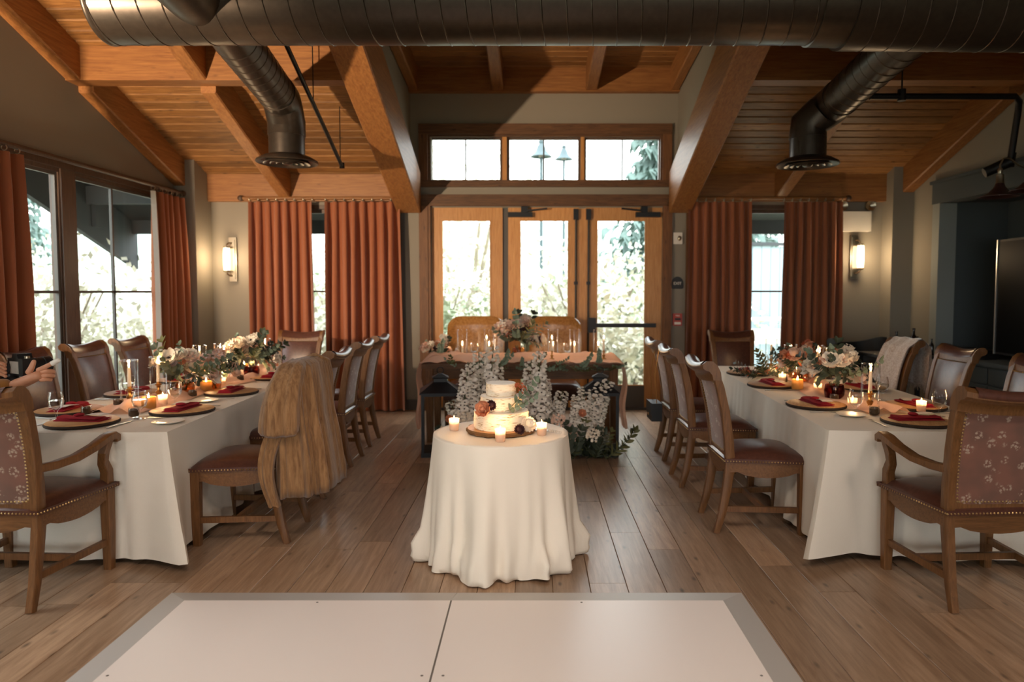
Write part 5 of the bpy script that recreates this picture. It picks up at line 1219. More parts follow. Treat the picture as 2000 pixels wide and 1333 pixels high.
bouquet('flower_centerpiece', 'tall bouquet of blush and burgundy flowers in the middle of the wooden table', (-0.14, 7.0, SZ + 0.03), 0.30, 0.34, [('ball', 'coral', 0.05, 1), ('rose', 'blush', 0.066, 11), ('rose', 'cream', 0.06, 10), ('ball', 'mauve', 0.045, 5), ('ball', 'plum', 0.055, 5), ('spray', 'blush', 0.06, 6), ('spray', 'cream', 0.06, 4)], [('euc', 5), ('dark', 7), ('olive', 5)], 31, ('bowl', 'amberglass'), 0.10, 0.7)
deco('dahlia', 'ball', 'peach', 'single round peach bloom standing above the tall bouquet', 'flower', (-0.17, 6.92, SZ + 0.37), (0, -0.8, 0.6), 0.055)
bouquet('flower_centerpiece', 'low blush and cream bouquet at the curtain end of the wooden table', (-0.95, 7.0, SZ + 0.0), 0.22, 0.24, [('rose', 'blush', 0.06, 11), ('rose', 'cream', 0.055, 9), ('rose', 'peach', 0.055, 5), ('ball', 'plum', 0.03, 3)], [('euc', 6), ('dark', 5), ('olive', 3)], 32, None, 0.0, 0.8)
for (x, w_) in ((-0.735, 'nearest the low blush bouquet on the wooden table'), (-0.455, 'left of the tall bouquet on the wooden table'), (0.215, 'right of the tall bouquet on the wooden table'), (0.44, 'before the second tufted chair on the wooden table'), (0.69, 'at the door end of the wooden table')):
    hcandle(x, 7.17, SZ + 0.002, w_, False, 1.0)
for (x, y, w_) in ((0.19, 6.70, 'at the table edge beside the tall spires'), (0.70, 6.72, 'at the table edge nearest the door end'), (-0.45, 6.72, 'behind the tallest white spire')):
    stick.at((x, y, SZ + 0.04), 0, 'thin gold candlestick ' + w_, 'gold candlesticks', 0.7); taper.at((x, y, SZ + 0.125), 0, 'burning taper in the thin candlestick ' + w_, 'taper candles', 0.9)
for (x, w_) in ((-0.60, 'by the curtain-side tufted chair'), (0.36, 'by the door-side tufted chair')):
    goblet.at((x, 7.08, SZ + 0.01), 0, 'water glass on the wooden table ' + w_, 'water glasses')
# eucalyptus garland along the front edge: single sprigs laid in a row
rg = random.Random(3)
WORDN = 'one two three four five six seven eight nine ten eleven twelve thirteen fourteen fifteen sixteen seventeen eighteen nineteen twenty twenty-one twenty-two twenty-three twenty-four twenty-five twenty-six twenty-seven twenty-eight'.split()
for k in range(26):
    x = -0.78 + k * 0.062; 
    t = thing('garland_sprig', 'eucalyptus garland sprig on the wooden table front edge, number %s from the curtain end' % WORDN[k], 'leaves', (x, SY0 - 0.01, SZ + 0.012 - (0.05 * rg.random())), 0, 'garland sprigs on the wooden table')
    o = put('leaves', sprigmesh('euc' if k % 3 else 'olive', k % 3), None, t, scale=0.15 * rg.uniform(0.8, 1.2)); o.rotation_euler = face((rg.uniform(-0.6, 1.0), -0.75, rg.uniform(-0.9, 0.1) if x > 0.05 else rg.uniform(-0.5, 0.2)))
# ---- lanterns
def lantern(label, x, y, rz):
    t = thing('floor_lantern', label, 'lantern', (x, y, 0), rz, 'black floor lanterns'); a = 0.16; B = M['black']
    m = MB(); m.box(-a - 0.015, a + 0.015, -a - 0.015, a + 0.015, 0, 0.04); m.build('base', B, t, smooth=False)
    for sx in (-1, 1):
        for sy in (-1, 1):
            m = MB(); m.box(sx * a - 0.012, sx * a + 0.012, sy * a - 0.012, sy * a + 0.012, 0.04, 0.56); m.build('corner_post', B, t, smooth=False)
    m = MB()
    for s in (-1, 1):
        m.box(-a, a, s * a - 0.01, s * a + 0.01, 0.545, 0.57); m.box(s * a - 0.01, s * a + 0.01, -a, a, 0.545, 0.57)
    m.build('top_frame', B, t, smooth=False)
    for s in (-1, 1):
        m = MB(); m.box(-a + 0.012, a - 0.012, s * a - 0.002, s * a + 0.002, 0.04, 0.545); m.build('glass_pane', M['pane'], t, smooth=False)
        m = MB(); m.box(s * a - 0.002, s * a + 0.002, -a + 0.012, a - 0.012, 0.04, 0.545); m.build('glass_pane', M['pane'], t, smooth=False)
    m = MB(); m.rings([[(r, -r, z), (r, r, z), (-r, r, z), (-r, -r, z)] for r, z in ((0.185, 0.565), (0.185, 0.575), (0.07, 0.655), (0.06, 0.66), (0.06, 0.69), (0.075, 0.70), (0.02, 0.73))]); m.build('roof', B, t, smooth=False)
    m = MB(); m.tube([(0.03 * cos(q), 0, 0.76 + 0.03 * sin(q)) for q in [2 * pi * k / 14 for k in range(15)]], 0.004, 6, False); m.build('ring', B, t)
    m = MB(); m.lathe([(0.045, 0.04), (0.045, 0.24), (0.001, 0.238)], 18); m.build('pillar_candle', M['wax'], t)
lantern('black glass floor lantern at the curtain end of the flower bed', -0.84, 6.22, radians(8))
lantern('black glass floor lantern at the door end of the flower bed', 0.62, 6.25, radians(-8))
# ---- flower spires on the floor
def spiremesh(seed, L=1.0):
    key = ('spire', seed)
    if key in FM: return FM[key]
    r = random.Random(seed); m = MB(); bend = r.uniform(-0.06, 0.06)
    m.tube([(bend * (z * z), 0, z) for z in (0, 0.3, 0.6, 1.0)], [0.010, 0.009, 0.007, 0.004], 5); st = len(m.f); fl = []
    k = 0; z = 0.30
    while z < 0.99:
        for q in range(4):
            a = k * 2.4 + q * 1.571 + r.uniform(-0.3, 0.3); f = (z - 0.3) / 0.7; rad = 0.052 * (1 - 0.5 * f); s = 0.043 * (1 - 0.42 * f)
            c = Vector((bend * z * z + rad * cos(a), rad * sin(a), z + r.uniform(-0.01, 0.01))); Mx = Matrix.Translation(c) @ face((cos(a), sin(a), 0.25)).to_matrix().to_4x4()
            for p in range(5): petal(m, s, s * 1.15, 0.35, 0.15, Mx @ Matrix.Rotation(2 * pi * p / 5, 4, 'Z') @ Matrix.Rotation(-0.9 if f < 0.75 else -0.3, 4, 'X'), 3, 3)
            fl.append((Mx, s, f))
        k += 1; z += 0.030 + 0.010 * (1 - (z - 0.3) / 0.7)
    e = len(m.f)
    for Mx, s, f in fl:
        if f < 0.7: b = MB(); b.ell((0, 0, s * 0.22), (s * 0.2, s * 0.2, s * 0.14), 5, 4); m.add([Mx @ Vector(v) for v in b.v], b.f)
    me = m.mesh('flower_spire', True, None); me.materials.append(M['stem']); add_mat_range(me, M['lilac'], st)
    me.materials.append(M['stem'] if seed % 3 == 2 else M['dotdark']); [setattr(p, 'material_index', 2) for p in me.polygons[e:]]
    FM[key] = me; return me
SPI = [(-0.62, 0.80, 0.0, 'spire by the curtain-side lantern'), (-0.53, 0.84, 0.02, 'second spire from the curtain-side lantern'), (-0.45, 0.92, 0.04, 'third spire from the curtain-side lantern'), (-0.385, 0.99, 0.02, 'tallest spire beside the thin candlestick'), (-0.33, 0.80, 0.08, 'short spire just behind the top cake tier'),
       (-0.05, 0.84, -0.02, 'spire rising right behind the rust red cake flowers'), (0.07, 0.95, -0.02, 'tall spire under the tall bouquet'), (0.12, 0.70, 0.12, 'spire leaning to the door beside the cream cake bloom'), (0.20, 0.58, 0.2, 'short spire in the middle of the flower bed'), (0.40, 0.55, 0.1, 'spire next to the orange bloom'), (0.50, 0.68, 0.25, 'leaning spire before the door-side lantern'), (0.58, 0.71, 0.3, 'outermost leaning spire before the door-side lantern'), (0.46, 0.62, 0.2, 'lower leaning spire before the door-side lantern'), (-0.66, 0.52, -0.42, 'short spire leaning across the curtain-side lantern')]
for k, (x, h, ln, lb) in enumerate(SPI):
    t = thing('delphinium_spire', 'white flowering ' + lb, 'flower', (x - ln * 0.45 * h, 6.02 + 0.07 * (k % 3), 0.04), 0, 'white flower spires on the floor'); o = put('flowers', spiremesh(k % 5), None, t, scale=(1.25, 1.25, h - 0.04)); o.scale = (1.2, 1.2, h - 0.03); o.rotation_euler = (0.06, math.atan(ln), k)
    o.rotation_euler = (Matrix.Rotation(math.atan(ln), 3, 'Y') @ Matrix.Rotation(k * 1.3, 3, 'Z')).to_euler()
rg = random.Random(77)
for k in range(15):
    x = -0.72 + k * 0.098; y = 5.86 + rg.uniform(0, 0.22); lb = 'dark leafy green plant in the floor flower bed, ' + ['first', 'second', 'third', 'fourth', 'fifth', 'sixth', 'seventh', 'eighth', 'ninth', 'tenth', 'eleventh', 'twelfth', 'thirteenth', 'fourteenth', 'fifteenth'][k] + ' from the curtain end'
    t = thing('green_plant', lb, 'plant', (x, y, 0.0), 0, 'green plants in the floor flower bed')
    for q in range(9):
        a = rg.random() * 6.28; o = put('sprig', sprigmesh(('dark', 'olive', 'dark', 'fern', 'olive', 'dark', 'euc', 'fern', 'dark')[q], rg.randrange(3)), None, t, (0, 0, 0.01), scale=rg.uniform(0.17, 0.29)); o.rotation_euler = face((0.7 * cos(a), 0.55 * sin(a) - 0.15, rg.uniform(0.35, 1.0)))
for k, (kd, mt, x, z, s, lb) in enumerate((('rose', 'peach', 0.43, 0.42, 0.05, 'orange bloom among the spires before the door-side lantern'), ('anemone', 'mauve', 0.31, 0.29, 0.06, 'mauve bloom with a dark centre low in the flower bed'), ('rose', 'peach', -0.72, 0.37, 0.05, 'orange bloom before the curtain-side lantern'), ('anemone', 'mauve', -0.36, 0.48, 0.05, 'dusky bloom beside the middle cake tier'), ('spray', 'cream', -0.60, 0.36, 0.09, 'cream cluster before the curtain-side lantern'), ('spray', 'blush', 0.22, 0.35, 0.08, 'blush cluster beside the cream cake bloom'), ('spray', 'cream', 0.52, 0.22, 0.08, 'cream cluster low before the door-side lantern'), ('spray', 'blush', 0.34, 0.22, 0.07, 'blush cluster just above the cake table edge'))):
    deco('bed_bloom', kd, mt, lb, 'flower', (x, 5.90, z), (0.1, -1, 0.4), s)['group'] = 'blooms in the floor flower bed'
# ================================================================== DANCE FLOOR
t = thing('dance_floor', 'white portable dance floor with metal ramp edges in the foreground', 'dance floor', (-0.37, 1.6, 0)); dx0, dx1, dy1 = -1.275, 1.27, 1.565
m = MB(); m.box(dx0, -0.018, -1.6, dy1, 0, 0.021); m.build('floor_panel', M['vinyl'], t, smooth=False)
m = MB(); m.box(-0.01, dx1, -1.6, dy1, 0, 0.021); m.build('floor_panel', M['vinyl'], t, smooth=False)
m = MB(); m.box(-0.018, -0.010, -1.6, dy1, 0, 0.0195); m.build('seam_strip', M['seam'], t, smooth=False)
o_ = 0.125
def ramp_edge(a, b, c, d):
    m = MB(); m.add([(*a, 0.021), (*b, 0.021), (*c, 0.002), (*d, 0.002), (*c, 0.0), (*d, 0.0)], [(0, 1, 2, 3), (3, 2, 4, 5), (0, 3, 5), (1, 4, 2)]); m.build('ramp_edge', M['alu'], t, smooth=False)
ramp_edge((-0.014, dy1), (dx0, dy1), (dx0 - o_, dy1 + o_), (-0.0, dy1 + o_)); ramp_edge((dx1, dy1), (-0.014, dy1), (0.002, dy1 + o_), (dx1 + o_, dy1 + o_))
ramp_edge((dx0, dy1), (dx0, -1.6), (dx0 - o_, -1.6), (dx0 - o_, dy1 + o_)); ramp_edge((dx1, -1.6), (dx1, dy1), (dx1 + o_, dy1 + o_), (dx1 + o_, -1.6))
for (x, y) in ((-0.64, dy1 - 0.02), (0.6, dy1 - 0.02), (dx0 + 0.03, 0.93), (-0.05, 0.93), (0.03, 0.93), (dx1 - 0.03, 0.93)):
    m = MB(); m.lathe([(0.006, 0.0212), (0.004, 0.0225), (0.001, 0.0225)], 8, (x, y, 0), False, False); m.build('screw', M['seam'], t)
# ================================================================== COAT, WRAP, BAG, PERSON
def drape(name, label, cat, loc, rz, prof, n, folds, seed, mat, amp):
    """closed hanging wrap: prof = [(z, cx, cy, rx, ry)] superellipse rings"""
    r = random.Random(seed); ph = [r.uniform(0, 6.28) for _ in folds]; rings = []
    for k, (z, cx, cy, rx, ry) in enumerate(prof):
        tt = k / (len(prof) - 1); row = []
        for i in range(n):
            a = 2 * pi * i / n; ca, sa = cos(a), sin(a); e = 0.75
            q = 1 + sum(A * sin(f * a + p + 0.6 * tt) for (f, A), p in zip(folds, ph)) * amp * min(1, tt * 2.2)
            row.append((cx + rx * q * math.copysign(abs(ca) ** e, ca), cy + ry * q * math.copysign(abs(sa) ** e, sa), z + (0.012 * sin(3 * a + ph[0]) * tt if k else 0)))
        rings.append(row)
    return rings
# fur coat over the nearest aisle chair (local: chair frame, +Y = chair front)
coat = thing('fur_coat', 'brown fur coat draped over the back of the nearest aisle chair', 'coat', CHAIR_COAT.location[:], CHAIR_COAT.rotation_euler[2])
prof = [(1.075, -0.355, 0.10, 0.02), (1.07, -0.355, 0.215, 0.05), (1.045, -0.355, 0.258, 0.082), (0.98, -0.35, 0.275, 0.098), (0.88, -0.355, 0.285, 0.108), (0.74, -0.365, 0.295, 0.112), (0.60, -0.385, 0.305, 0.118), (0.46, -0.395, 0.315, 0.128), (0.36, -0.40, 0.32, 0.136), (0.30, -0.40, 0.318, 0.136), (0.31, -0.40, 0.28, 0.10)]
rings = []; n = 180
for k, (z, cy, rx, ry) in enumerate(prof):
    tt = k / 10; row = []
    for i in range(n):
        a = 2 * pi * i / n; ca, sa = cos(a), sin(a); per_ = a * 1.0
        x = rx * math.copysign(abs(ca) ** 0.6, ca); y = cy + ry * math.copysign(abs(sa) ** 0.6, sa); L_ = sqrt((ca / rx) ** 2 + (sa / ry) ** 2); nx, ny = ca / rx / L_, sa / ry / L_
        d_ = min(1, tt * 1.8) * (0.016 * sin(9 * a + 0.5 + 0.5 * tt) + 0.011 * sin(16 * a + 1.9) + 0.005 * sin(31 * a + tt * 2)) + 0.003 * sin(57 * a + k)
        row.append((x + nx * d_, y + ny * d_, z + (0.03 * sin(2 * a + 0.6) + 0.012 * sin(9 * a)) * max(0, tt - 0.6) * 1.6))
    rings.append(row)
m = MB(); m.rings(rings, True, False); m.build('body', M['fur'], coat, sharp=None)
for s in (-1, 1):
    pts = [(s * 0.15, -0.37, 1.06), (s * 0.245, -0.36, 1.03), (s * 0.305, -0.345, 0.94), (s * 0.328, -0.33, 0.83), (s * 0.333, -0.322, 0.735), (s * 0.33, -0.318, 0.69), (s * 0.327, -0.318, 0.672)]
    m = MB(); n = 48; P = [Vector(p) for p in pts]; rings = []
    for i, p in enumerate(P):
        d = (P[min(i + 1, 6)] - P[max(i - 1, 0)]).normalized(); a = Vector((0, 1, 0)); b = d.cross(a).normalized(); Ry = [0.05, 0.08, 0.095, 0.106, 0.112, 0.11, 0.098][i]; Rx = [0.03, 0.045, 0.055, 0.06, 0.062, 0.06, 0.05][i]
        rings.append([p + a * cos(q) * Ry * (1 + 0.05 * sin(7 * q + i * 0.4)) + b * sin(q) * Rx * (1 + 0.13 * sin(5 * q + i * 0.3) + 0.08 * sin(11 * q)) for q in [2 * pi * k / n for k in range(n)]])
    rings.append([p * 0.75 + P[-1] * 0.25 + Vector((0, 0, 0.03)) for p in rings[-1]])
    m.rings(rings, True, True); m.build('sleeve', M['fur'], coat, sharp=None)
m = MB(); rows = []
for k in range(16):
    f = k / 15; z = 0.70 - 0.44 * f; w = 0.10 - 0.035 * f; yc = -0.30 + 0.055 * sin(pi * f) + 0.02 * f
    rows.append([(-0.315 - 0.02 * cos(pi * (j / 10 - 0.5)) - 0.012 * sin(j * 1.3 + f * 2), yc - w / 2 + w * j / 10, z - 0.01 * sin(j)) for j in range(11)])
m.grid(rows); m.grid([[(p[0] + 0.03, p[1], p[2]) for p in r] for r in rows][::-1]); e1 = [r[0] for r in rows]; e2 = [r[-1] for r in rows]
m.grid([[(p[0] + 0.03, p[1], p[2]) for p in e1], e1]); m.grid([e2, [(p[0] + 0.03, p[1], p[2]) for p in e2]]); m.build('front_panel', M['fur'], coat, sharp=None)
# white fur wrap
wrap = thing('fur_wrap', 'white mottled fur wrap over the back of a dining chair', 'wrap', (2.93, 6.05, 0), -ED)
rows = []
for k in range(26):
    s = k / 25
    if s < 0.42: f = s / 0.42; y = -0.235 - 0.09 * f; z = 0.60 + 0.42 * f; o = 0.068 - 0.03 * f
    elif s < 0.6: f = (s - 0.42) / 0.18; y = -0.325 - 0.10 * f; z = 1.02 + 0.055 * sin(pi * f); o = 0.0
    else: f = (s - 0.6) / 0.4; y = -0.435 - 0.01 * f; z = 1.0 - 0.33 * f; o = -0.015
    rows.append([(-0.22 + 0.40 * j / 14 + 0.03 * sin(s * 7), y + o + 0.006 * sin(j * 1.3 + s * 6), z + 0.012 * sin(j * 0.9) * (1 if s < 0.42 else 0.4) + (0.1 * (j / 14) * (1 - s / 0.42) if s < 0.42 else 0)) for j in range(15)])
m = MB(); m.grid(rows); m.grid([[(p[0], p[1] - 0.012 * (1 if i < 11 else 0), p[2] - (0.02 if 11 <= i <= 16 else 0) ) if i < 17 else (p[0], p[1] + 0.02, p[2]) for p in r] for i, r in enumerate(rows)][::-1]); m.build('fur', M['whitefur'], wrap, sharp=None)
# fringe tails
m = MB()
rr = random.Random(2)
for j in range(60): x = -0.20 + 0.38 * j / 60; m.tube([(x, -0.445, 0.70), (x + rr.uniform(-0.02, 0.02), -0.455 + rr.uniform(-0.02, 0.02), 0.62 + rr.uniform(-0.02, 0.03))], [0.006, 0.001], 4)
m.build('fringe', M['whitefur'], wrap)['kind'] = 'stuff'
# small bag on the far aisle chair
t = thing('small_bag', 'small black handbag hanging on a gold chain from a chair back', 'bag', (1.07, 5.97, 0.36), radians(0))
m = MB(); m.box(-0.045, 0.045, -0.12, 0.12, 0, 0.155); m.build('body', M['blackmat'], t, smooth=False)
m = MB(); m.prism([(-0.122, 0.16), (0.122, 0.16), (0.122, 0.06), (0, 0.03), (-0.122, 0.06)], lambda p: (-0.052, p[0], p[1]), lambda p: (-0.045, p[0], p[1])); m.build('flap', M['blackmat'], t, smooth=False)
m = MB(); m.box(-0.058, -0.052, -0.015, 0.015, 0.04, 0.06); m.build('clasp', M['gold'], t, smooth=False)
m = MB(); m.tube([(-0.0, -0.11, 0.15), (-0.02, -0.11, 0.4), (0.02, -0.10, 0.66)], 0.004, 6); m.tube([(0.0, 0.11, 0.15), (-0.02, 0.09, 0.4), (0.02, 0.06, 0.66)], 0.004, 6); m.build('chain', M['gold'], t)
# ---- person at the picture edge holding a camera
def skin_obj(name, mat, parent, chains, sub=2):
    vs, es, rs, roots = [], [], [], []
    for ch in chains:
        b = len(vs); roots.append(b)
        for i, (p, r) in enumerate(ch):
            vs.append(p); rs.append(r)
            if i: es.append((b + i - 1, b + i))
    me = bpy.data.meshes.new(name); me.from_pydata(vs, es, []); o = put(name, me, mat, parent)
    sm = o.modifiers.new('skin', 'SKIN'); sm.use_smooth_shade = True
    L = me.skin_vertices[0].data
    for i, r in enumerate(rs): L[i].radius = (r, r) if not isinstance(r, tuple) else r; L[i].use_root = i in roots
    s2 = o.modifiers.new('sub', 'SUBSURF'); s2.levels = sub; s2.render_levels = sub
    return o
px, py = -3.02, 3.32
per = thing('person', 'person in a mustard sleeve holding a camera in both hands at the picture edge', 'person', (px, py, 0))
def rel(x, y, z): return (x - px, y - py, z)
# wrists and hands in world space
Wr = (-2.535, 3.30, 1.035); Wl = (-2.68, 3.36, 1.10)
body = [[(rel(px, py, 0.98), 0.145), (rel(px, py, 1.12), 0.13), (rel(px, py, 1.28), 0.15), (rel(px, py, 1.42), 0.14), (rel(px, py, 1.50), 0.07)],
        [(rel(px + 0.02, py - 0.10, 1.42), 0.07), (rel(px + 0.0, py - 0.19, 1.38), 0.068), (rel(px + 0.05, py - 0.22, 1.12), 0.055), (rel(px + 0.16, py - 0.16, 0.955), 0.05), (rel(-2.68, 3.235, 0.99), 0.05), (rel(-2.57, 3.265, 1.015), 0.046), (rel(-2.50, 3.285, 1.032), 0.040)],
        [(rel(px + 0.02, py + 0.10, 1.42), 0.07), (rel(px + 0.0, py + 0.19, 1.38), 0.068), (rel(px + 0.04, py + 0.24, 1.14), 0.055), (rel(px + 0.10, py + 0.2, 1.02), 0.048), (rel(-2.80, 3.42, 1.06), 0.043), (rel(-2.70, 3.37, 1.095), 0.038)]]
skin_obj('sweater', M['mustard'], per, body)
legs = [[(rel(px, py, 1.0), 0.14), (rel(px, py - 0.09, 0.86), 0.09), (rel(px + 0.01, py - 0.1, 0.48), 0.065), (rel(px, py - 0.1, 0.10), 0.045)], [(rel(px, py, 1.0), 0.14), (rel(px, py + 0.09, 0.86), 0.09), (rel(px + 0.01, py + 0.1, 0.48), 0.065), (rel(px, py + 0.1, 0.10), 0.045)]]
skin_obj('trousers', M['charcoal'], per, legs)
for s in (-1, 1): m = MB(); m.ell((0.05, s * 0.1, 0.045), (0.13, 0.045, 0.045), 12, 8); m.build('shoe', M['blackmat'], per)
m = MB(); m.ell((0.03, 0, 1.63), (0.095, 0.075, 0.115), 20, 14); m.ell((0.125, 0, 1.625), (0.02, 0.014, 0.022), 8, 6); m.ell((0.02, 0.076, 1.63), (0.02, 0.012, 0.03), 8, 6); m.ell((0.02, -0.076, 1.63), (0.02, 0.012, 0.03), 8, 6); m.tube([(0.0, 0, 1.48), (0.015, 0, 1.58)], 0.05, 14); m.build('head', M['skin'], per)
m = MB(); m.ell((0.0, 0, 1.66), (0.105, 0.085, 0.105), 18, 12); m.build('hair', plain('brown_hair', '#3a2a1e', 0.7), per)
# near hand: palm, four curled fingers, thumb, index along the lens
K1 = rel(-2.455, 3.30, 1.085)
def P_(x, y, z): return rel(x, y, z)
HX = 0.08
def Q_(x, y, z): return P_(x + HX, y, z)
hand = [[(Q_(-2.60, 3.28, 1.02), 0.028), (Q_(-2.55, 3.292, 1.036), 0.030), (Q_(-2.505, 3.30, 1.056), (0.042, 0.028)), (Q_(-2.470, 3.302, 1.074), (0.042, 0.026)), (Q_(-2.448, 3.306, 1.078), 0.024)],
        [(Q_(-2.478, 3.30, 1.094), 0.0135), (Q_(-2.445, 3.303, 1.110), 0.0125), (Q_(-2.415, 3.31, 1.127), 0.011), (Q_(-2.392, 3.318, 1.140), 0.009)],
        [(Q_(-2.462, 3.30, 1.086), 0.0135), (Q_(-2.434, 3.310, 1.094), 0.0125), (Q_(-2.424, 3.340, 1.088), 0.0115), (Q_(-2.440, 3.362, 1.076), 0.0095)],
        [(Q_(-2.460, 3.298, 1.070), 0.0135), (Q_(-2.432, 3.308, 1.074), 0.0125), (Q_(-2.424, 3.338, 1.068), 0.0115), (Q_(-2.442, 3.360, 1.058), 0.0095)],
        [(Q_(-2.466, 3.296, 1.052), 0.0125), (Q_(-2.440, 3.304, 1.054), 0.0115), (Q_(-2.434, 3.332, 1.050), 0.0105), (Q_(-2.450, 3.352, 1.042), 0.009)],
        [(Q_(-2.520, 3.298, 1.078), 0.017), (Q_(-2.503, 3.30, 1.106), 0.0145), (Q_(-2.497, 3.306, 1.130), 0.0125), (Q_(-2.492, 3.312, 1.150), 0.010)]]
skin_obj('near_hand', M['skin'], per, hand)
hand2 = [[(P_(-2.72, 3.37, 1.09), 0.026), (P_(-2.685, 3.365, 1.10), (0.032, 0.022)), (P_(-2.65, 3.36, 1.108), (0.033, 0.02))]] + [[(P_(-2.655, 3.36, 1.125 - 0.017 * k), 0.0105), (P_(-2.615, 3.355, 1.128 - 0.018 * k), 0.0098), (P_(-2.588, 3.345, 1.122 - 0.018 * k), 0.009), (P_(-2.572, 3.335, 1.115 - 0.018 * k), 0.008)] for k in range(4)] + [[(P_(-2.68, 3.345, 1.12), 0.013), (P_(-2.65, 3.33, 1.14), 0.011), (P_(-2.622, 3.325, 1.148), 0.009)]]
skin_obj('far_hand', M['skin'], per, hand2)
m = MB(); m.tube([Q_(-2.412, 3.312, 1.128), Q_(-2.386, 3.320, 1.143)], [0.0125, 0.0115], 12); m.ell(Q_(-2.386, 3.320, 1.143), (0.0115, 0.0115, 0.0115), 10, 6); m.build('finger_bandage', M['white'], per)
cm = thing('photo_camera', 'black photo camera held in both hands at the picture edge', 'camera', (-2.53, 3.385, 1.11), radians(-28))
m = MB(); m.box(-0.07, 0.07, -0.03, 0.03, -0.045, 0.04); m.prism([(-0.03, 0.04), (-0.02, 0.062), (0.02, 0.062), (0.03, 0.04)], lambda p: (p[0], -0.03, p[1]), lambda p: (p[0], 0.035, p[1])); m.build('body', M['blackmat'], cm, smooth=False)
m = MB(); m.rings([[(r * cos(2 * pi * k / 24), y, r * sin(2 * pi * k / 24) - 0.002) for k in range(24)] for y, r in ((0.03, 0.036), (0.05, 0.038), (0.09, 0.038), (0.092, 0.041), (0.125, 0.041), (0.13, 0.036))]); m.build('lens', M['blackmat'], cm)
m = MB(); m.box(-0.045, 0.03, -0.0325, -0.03, -0.035, 0.025); m.build('rear_screen', plain('camera_screen', '#b9b2a6', 0.2), cm, smooth=False)
m = MB(); m.lathe([(0.012, 0.04), (0.012, 0.05), (0.010, 0.052), (0.001, 0.052)], 12, (0.05, 0.0, 0), False, False); m.build('dial', M['nickel'], cm)
m = MB(); rows = [[(-0.075 + 0.04 * sin(k * 0.5), -0.02 + 0.025 * j - 0.06 * sin(k * 0.25), 0.02 - 0.014 * k + 0.02 * sin(k * 0.9)) for j in range(2)] for k in range(10)]; m.grid(rows)
m.ell((-0.06, -0.02, -0.085), (0.075, 0.04, 0.045), 16, 10); m.build('strap_and_pouch', M['blackmat'], cm)
# ================================================================== OUTDOORS
m = MB(); m.box(-60, 60, -30, 70, -0.62, -0.6); o = m.build('ground_outside', M['grass'], smooth=False); o['kind'] = 'structure'
rr = random.Random(4)
m = MB(); rows = []
for j in range(30):
    y = 26 + j * 2.6; rows.append([(-75 + i * 3.6, y + 2.0 * sin(i * 0.5), -0.6 + (j * 0.33) + 1.1 * sin(i * 0.33 + 1) * j / 14 + rr.uniform(-0.15, 0.15)) for i in range(42)])
m.grid(rows); struct(m.build('hillside', M['hill'], sharp=None))
m = MB(); rows = []
for j in range(24):
    x = -22 - j * 2.2; rows.append([(x + 1.5 * sin(i * 0.6), -20 + i * 3, -0.6 + j * 0.62 + 0.9 * sin(i * 0.4) * j / 12) for i in range(26)])
m.grid(rows); struct(m.build('hillside_window_side', M['hill'], sharp=None))
def shrubmesh(seed, n, mat, ls=0.09, tall=1.0):
    r = random.Random(seed); m = MB(); st = 0
    for k in range(9):
        a = r.random() * 6.28; m.tube([(0, 0, 0), (0.25 * cos(a), 0.25 * sin(a), 0.4 * tall), (0.55 * cos(a), 0.55 * sin(a), 0.85 * tall)], [0.03, 0.02, 0.008], 5)
    st = len(m.f)
    for k in range(n):
        u = r.uniform(-1, 1); a = r.random() * 6.28; q = r.random() ** 0.4; s = sqrt(1 - u * u); lump = 1 + 0.22 * sin(3 * a + seed) + 0.2 * sin(5 * u + a)
        c = Vector((0.8 * q * s * cos(a) * lump, 0.8 * q * s * sin(a) * lump, tall * (0.62 + 0.58 * q * u * lump))); c.z = max(0.04, c.z)
        d = Vector((r.uniform(-1, 1), r.uniform(-1, 1), r.uniform(-0.2, 1))).normalized(); e = d.cross(Vector((r.uniform(-1, 1), r.uniform(-1, 1), r.uniform(-1, 1)))).normalized(); L = ls * r.uniform(0.7, 1.5)
        m.add([c, c + d * L * 0.5 + e * L * 0.3, c + d * L, c + d * L * 0.5 - e * L * 0.3], [(0, 1, 2, 3)])
    me = m.mesh('shrub', False); me.materials.append(M['trunk']); add_mat_range(me, M[mat], st); return me
SH = [shrubmesh(1, 2600, 'straw', 0.085), shrubmesh(2, 2600, 'straw', 0.07, 1.25), shrubmesh(3, 2600, 'sage', 0.08), shrubmesh(4, 2200, 'straw', 0.06, 1.5)]
def sprucemesh(seed):
    r = random.Random(seed); m = MB(); m.tube([(0, 0, 0), (0, 0, 0.5), (0, 0, 1.0)], [0.03, 0.018, 0.003], 7); st = len(m.f)
    z = 0.08
    while z < 0.98:
        n = 9; R = 0.30 * (1 - z) ** 0.85 + 0.02
        for k in range(n):
            a = 2 * pi * k / n + r.uniform(-0.3, 0.3); L = R * r.uniform(0.8, 1.15); d = Vector((cos(a), sin(a), 0)); e = Vector((-sin(a), cos(a), 0))
            for q in range(7):
                f = (q + 0.6) / 7; c = d * L * f + Vector((0, 0, z - 0.10 * L * f * f * 2 + 0.02 * f)); w = 0.055 * (1.15 - f) + 0.012
                for s in (-1, 1):
                    tip = c + e * s * w + d * w * 0.8 + Vector((0, 0, -0.018 + r.uniform(-0.012, 0.012)))
                    m.add([c - d * 0.014, c + d * 0.014, tip], [(0, 1, 2)]); m.add([c + Vector((0, 0, 0.006)), c + d * 0.02, tip + Vector((0, 0, -0.02))], [(0, 1, 2)])
        z += 0.026 + 0.012 * (1 - z)
    me = m.mesh('spruce', False); me.materials.append(M['trunk']); add_mat_range(me, M['needle'], st); return me
SP = [sprucemesh(1), sprucemesh(2)]
rr = random.Random(8); o0 = -0.6
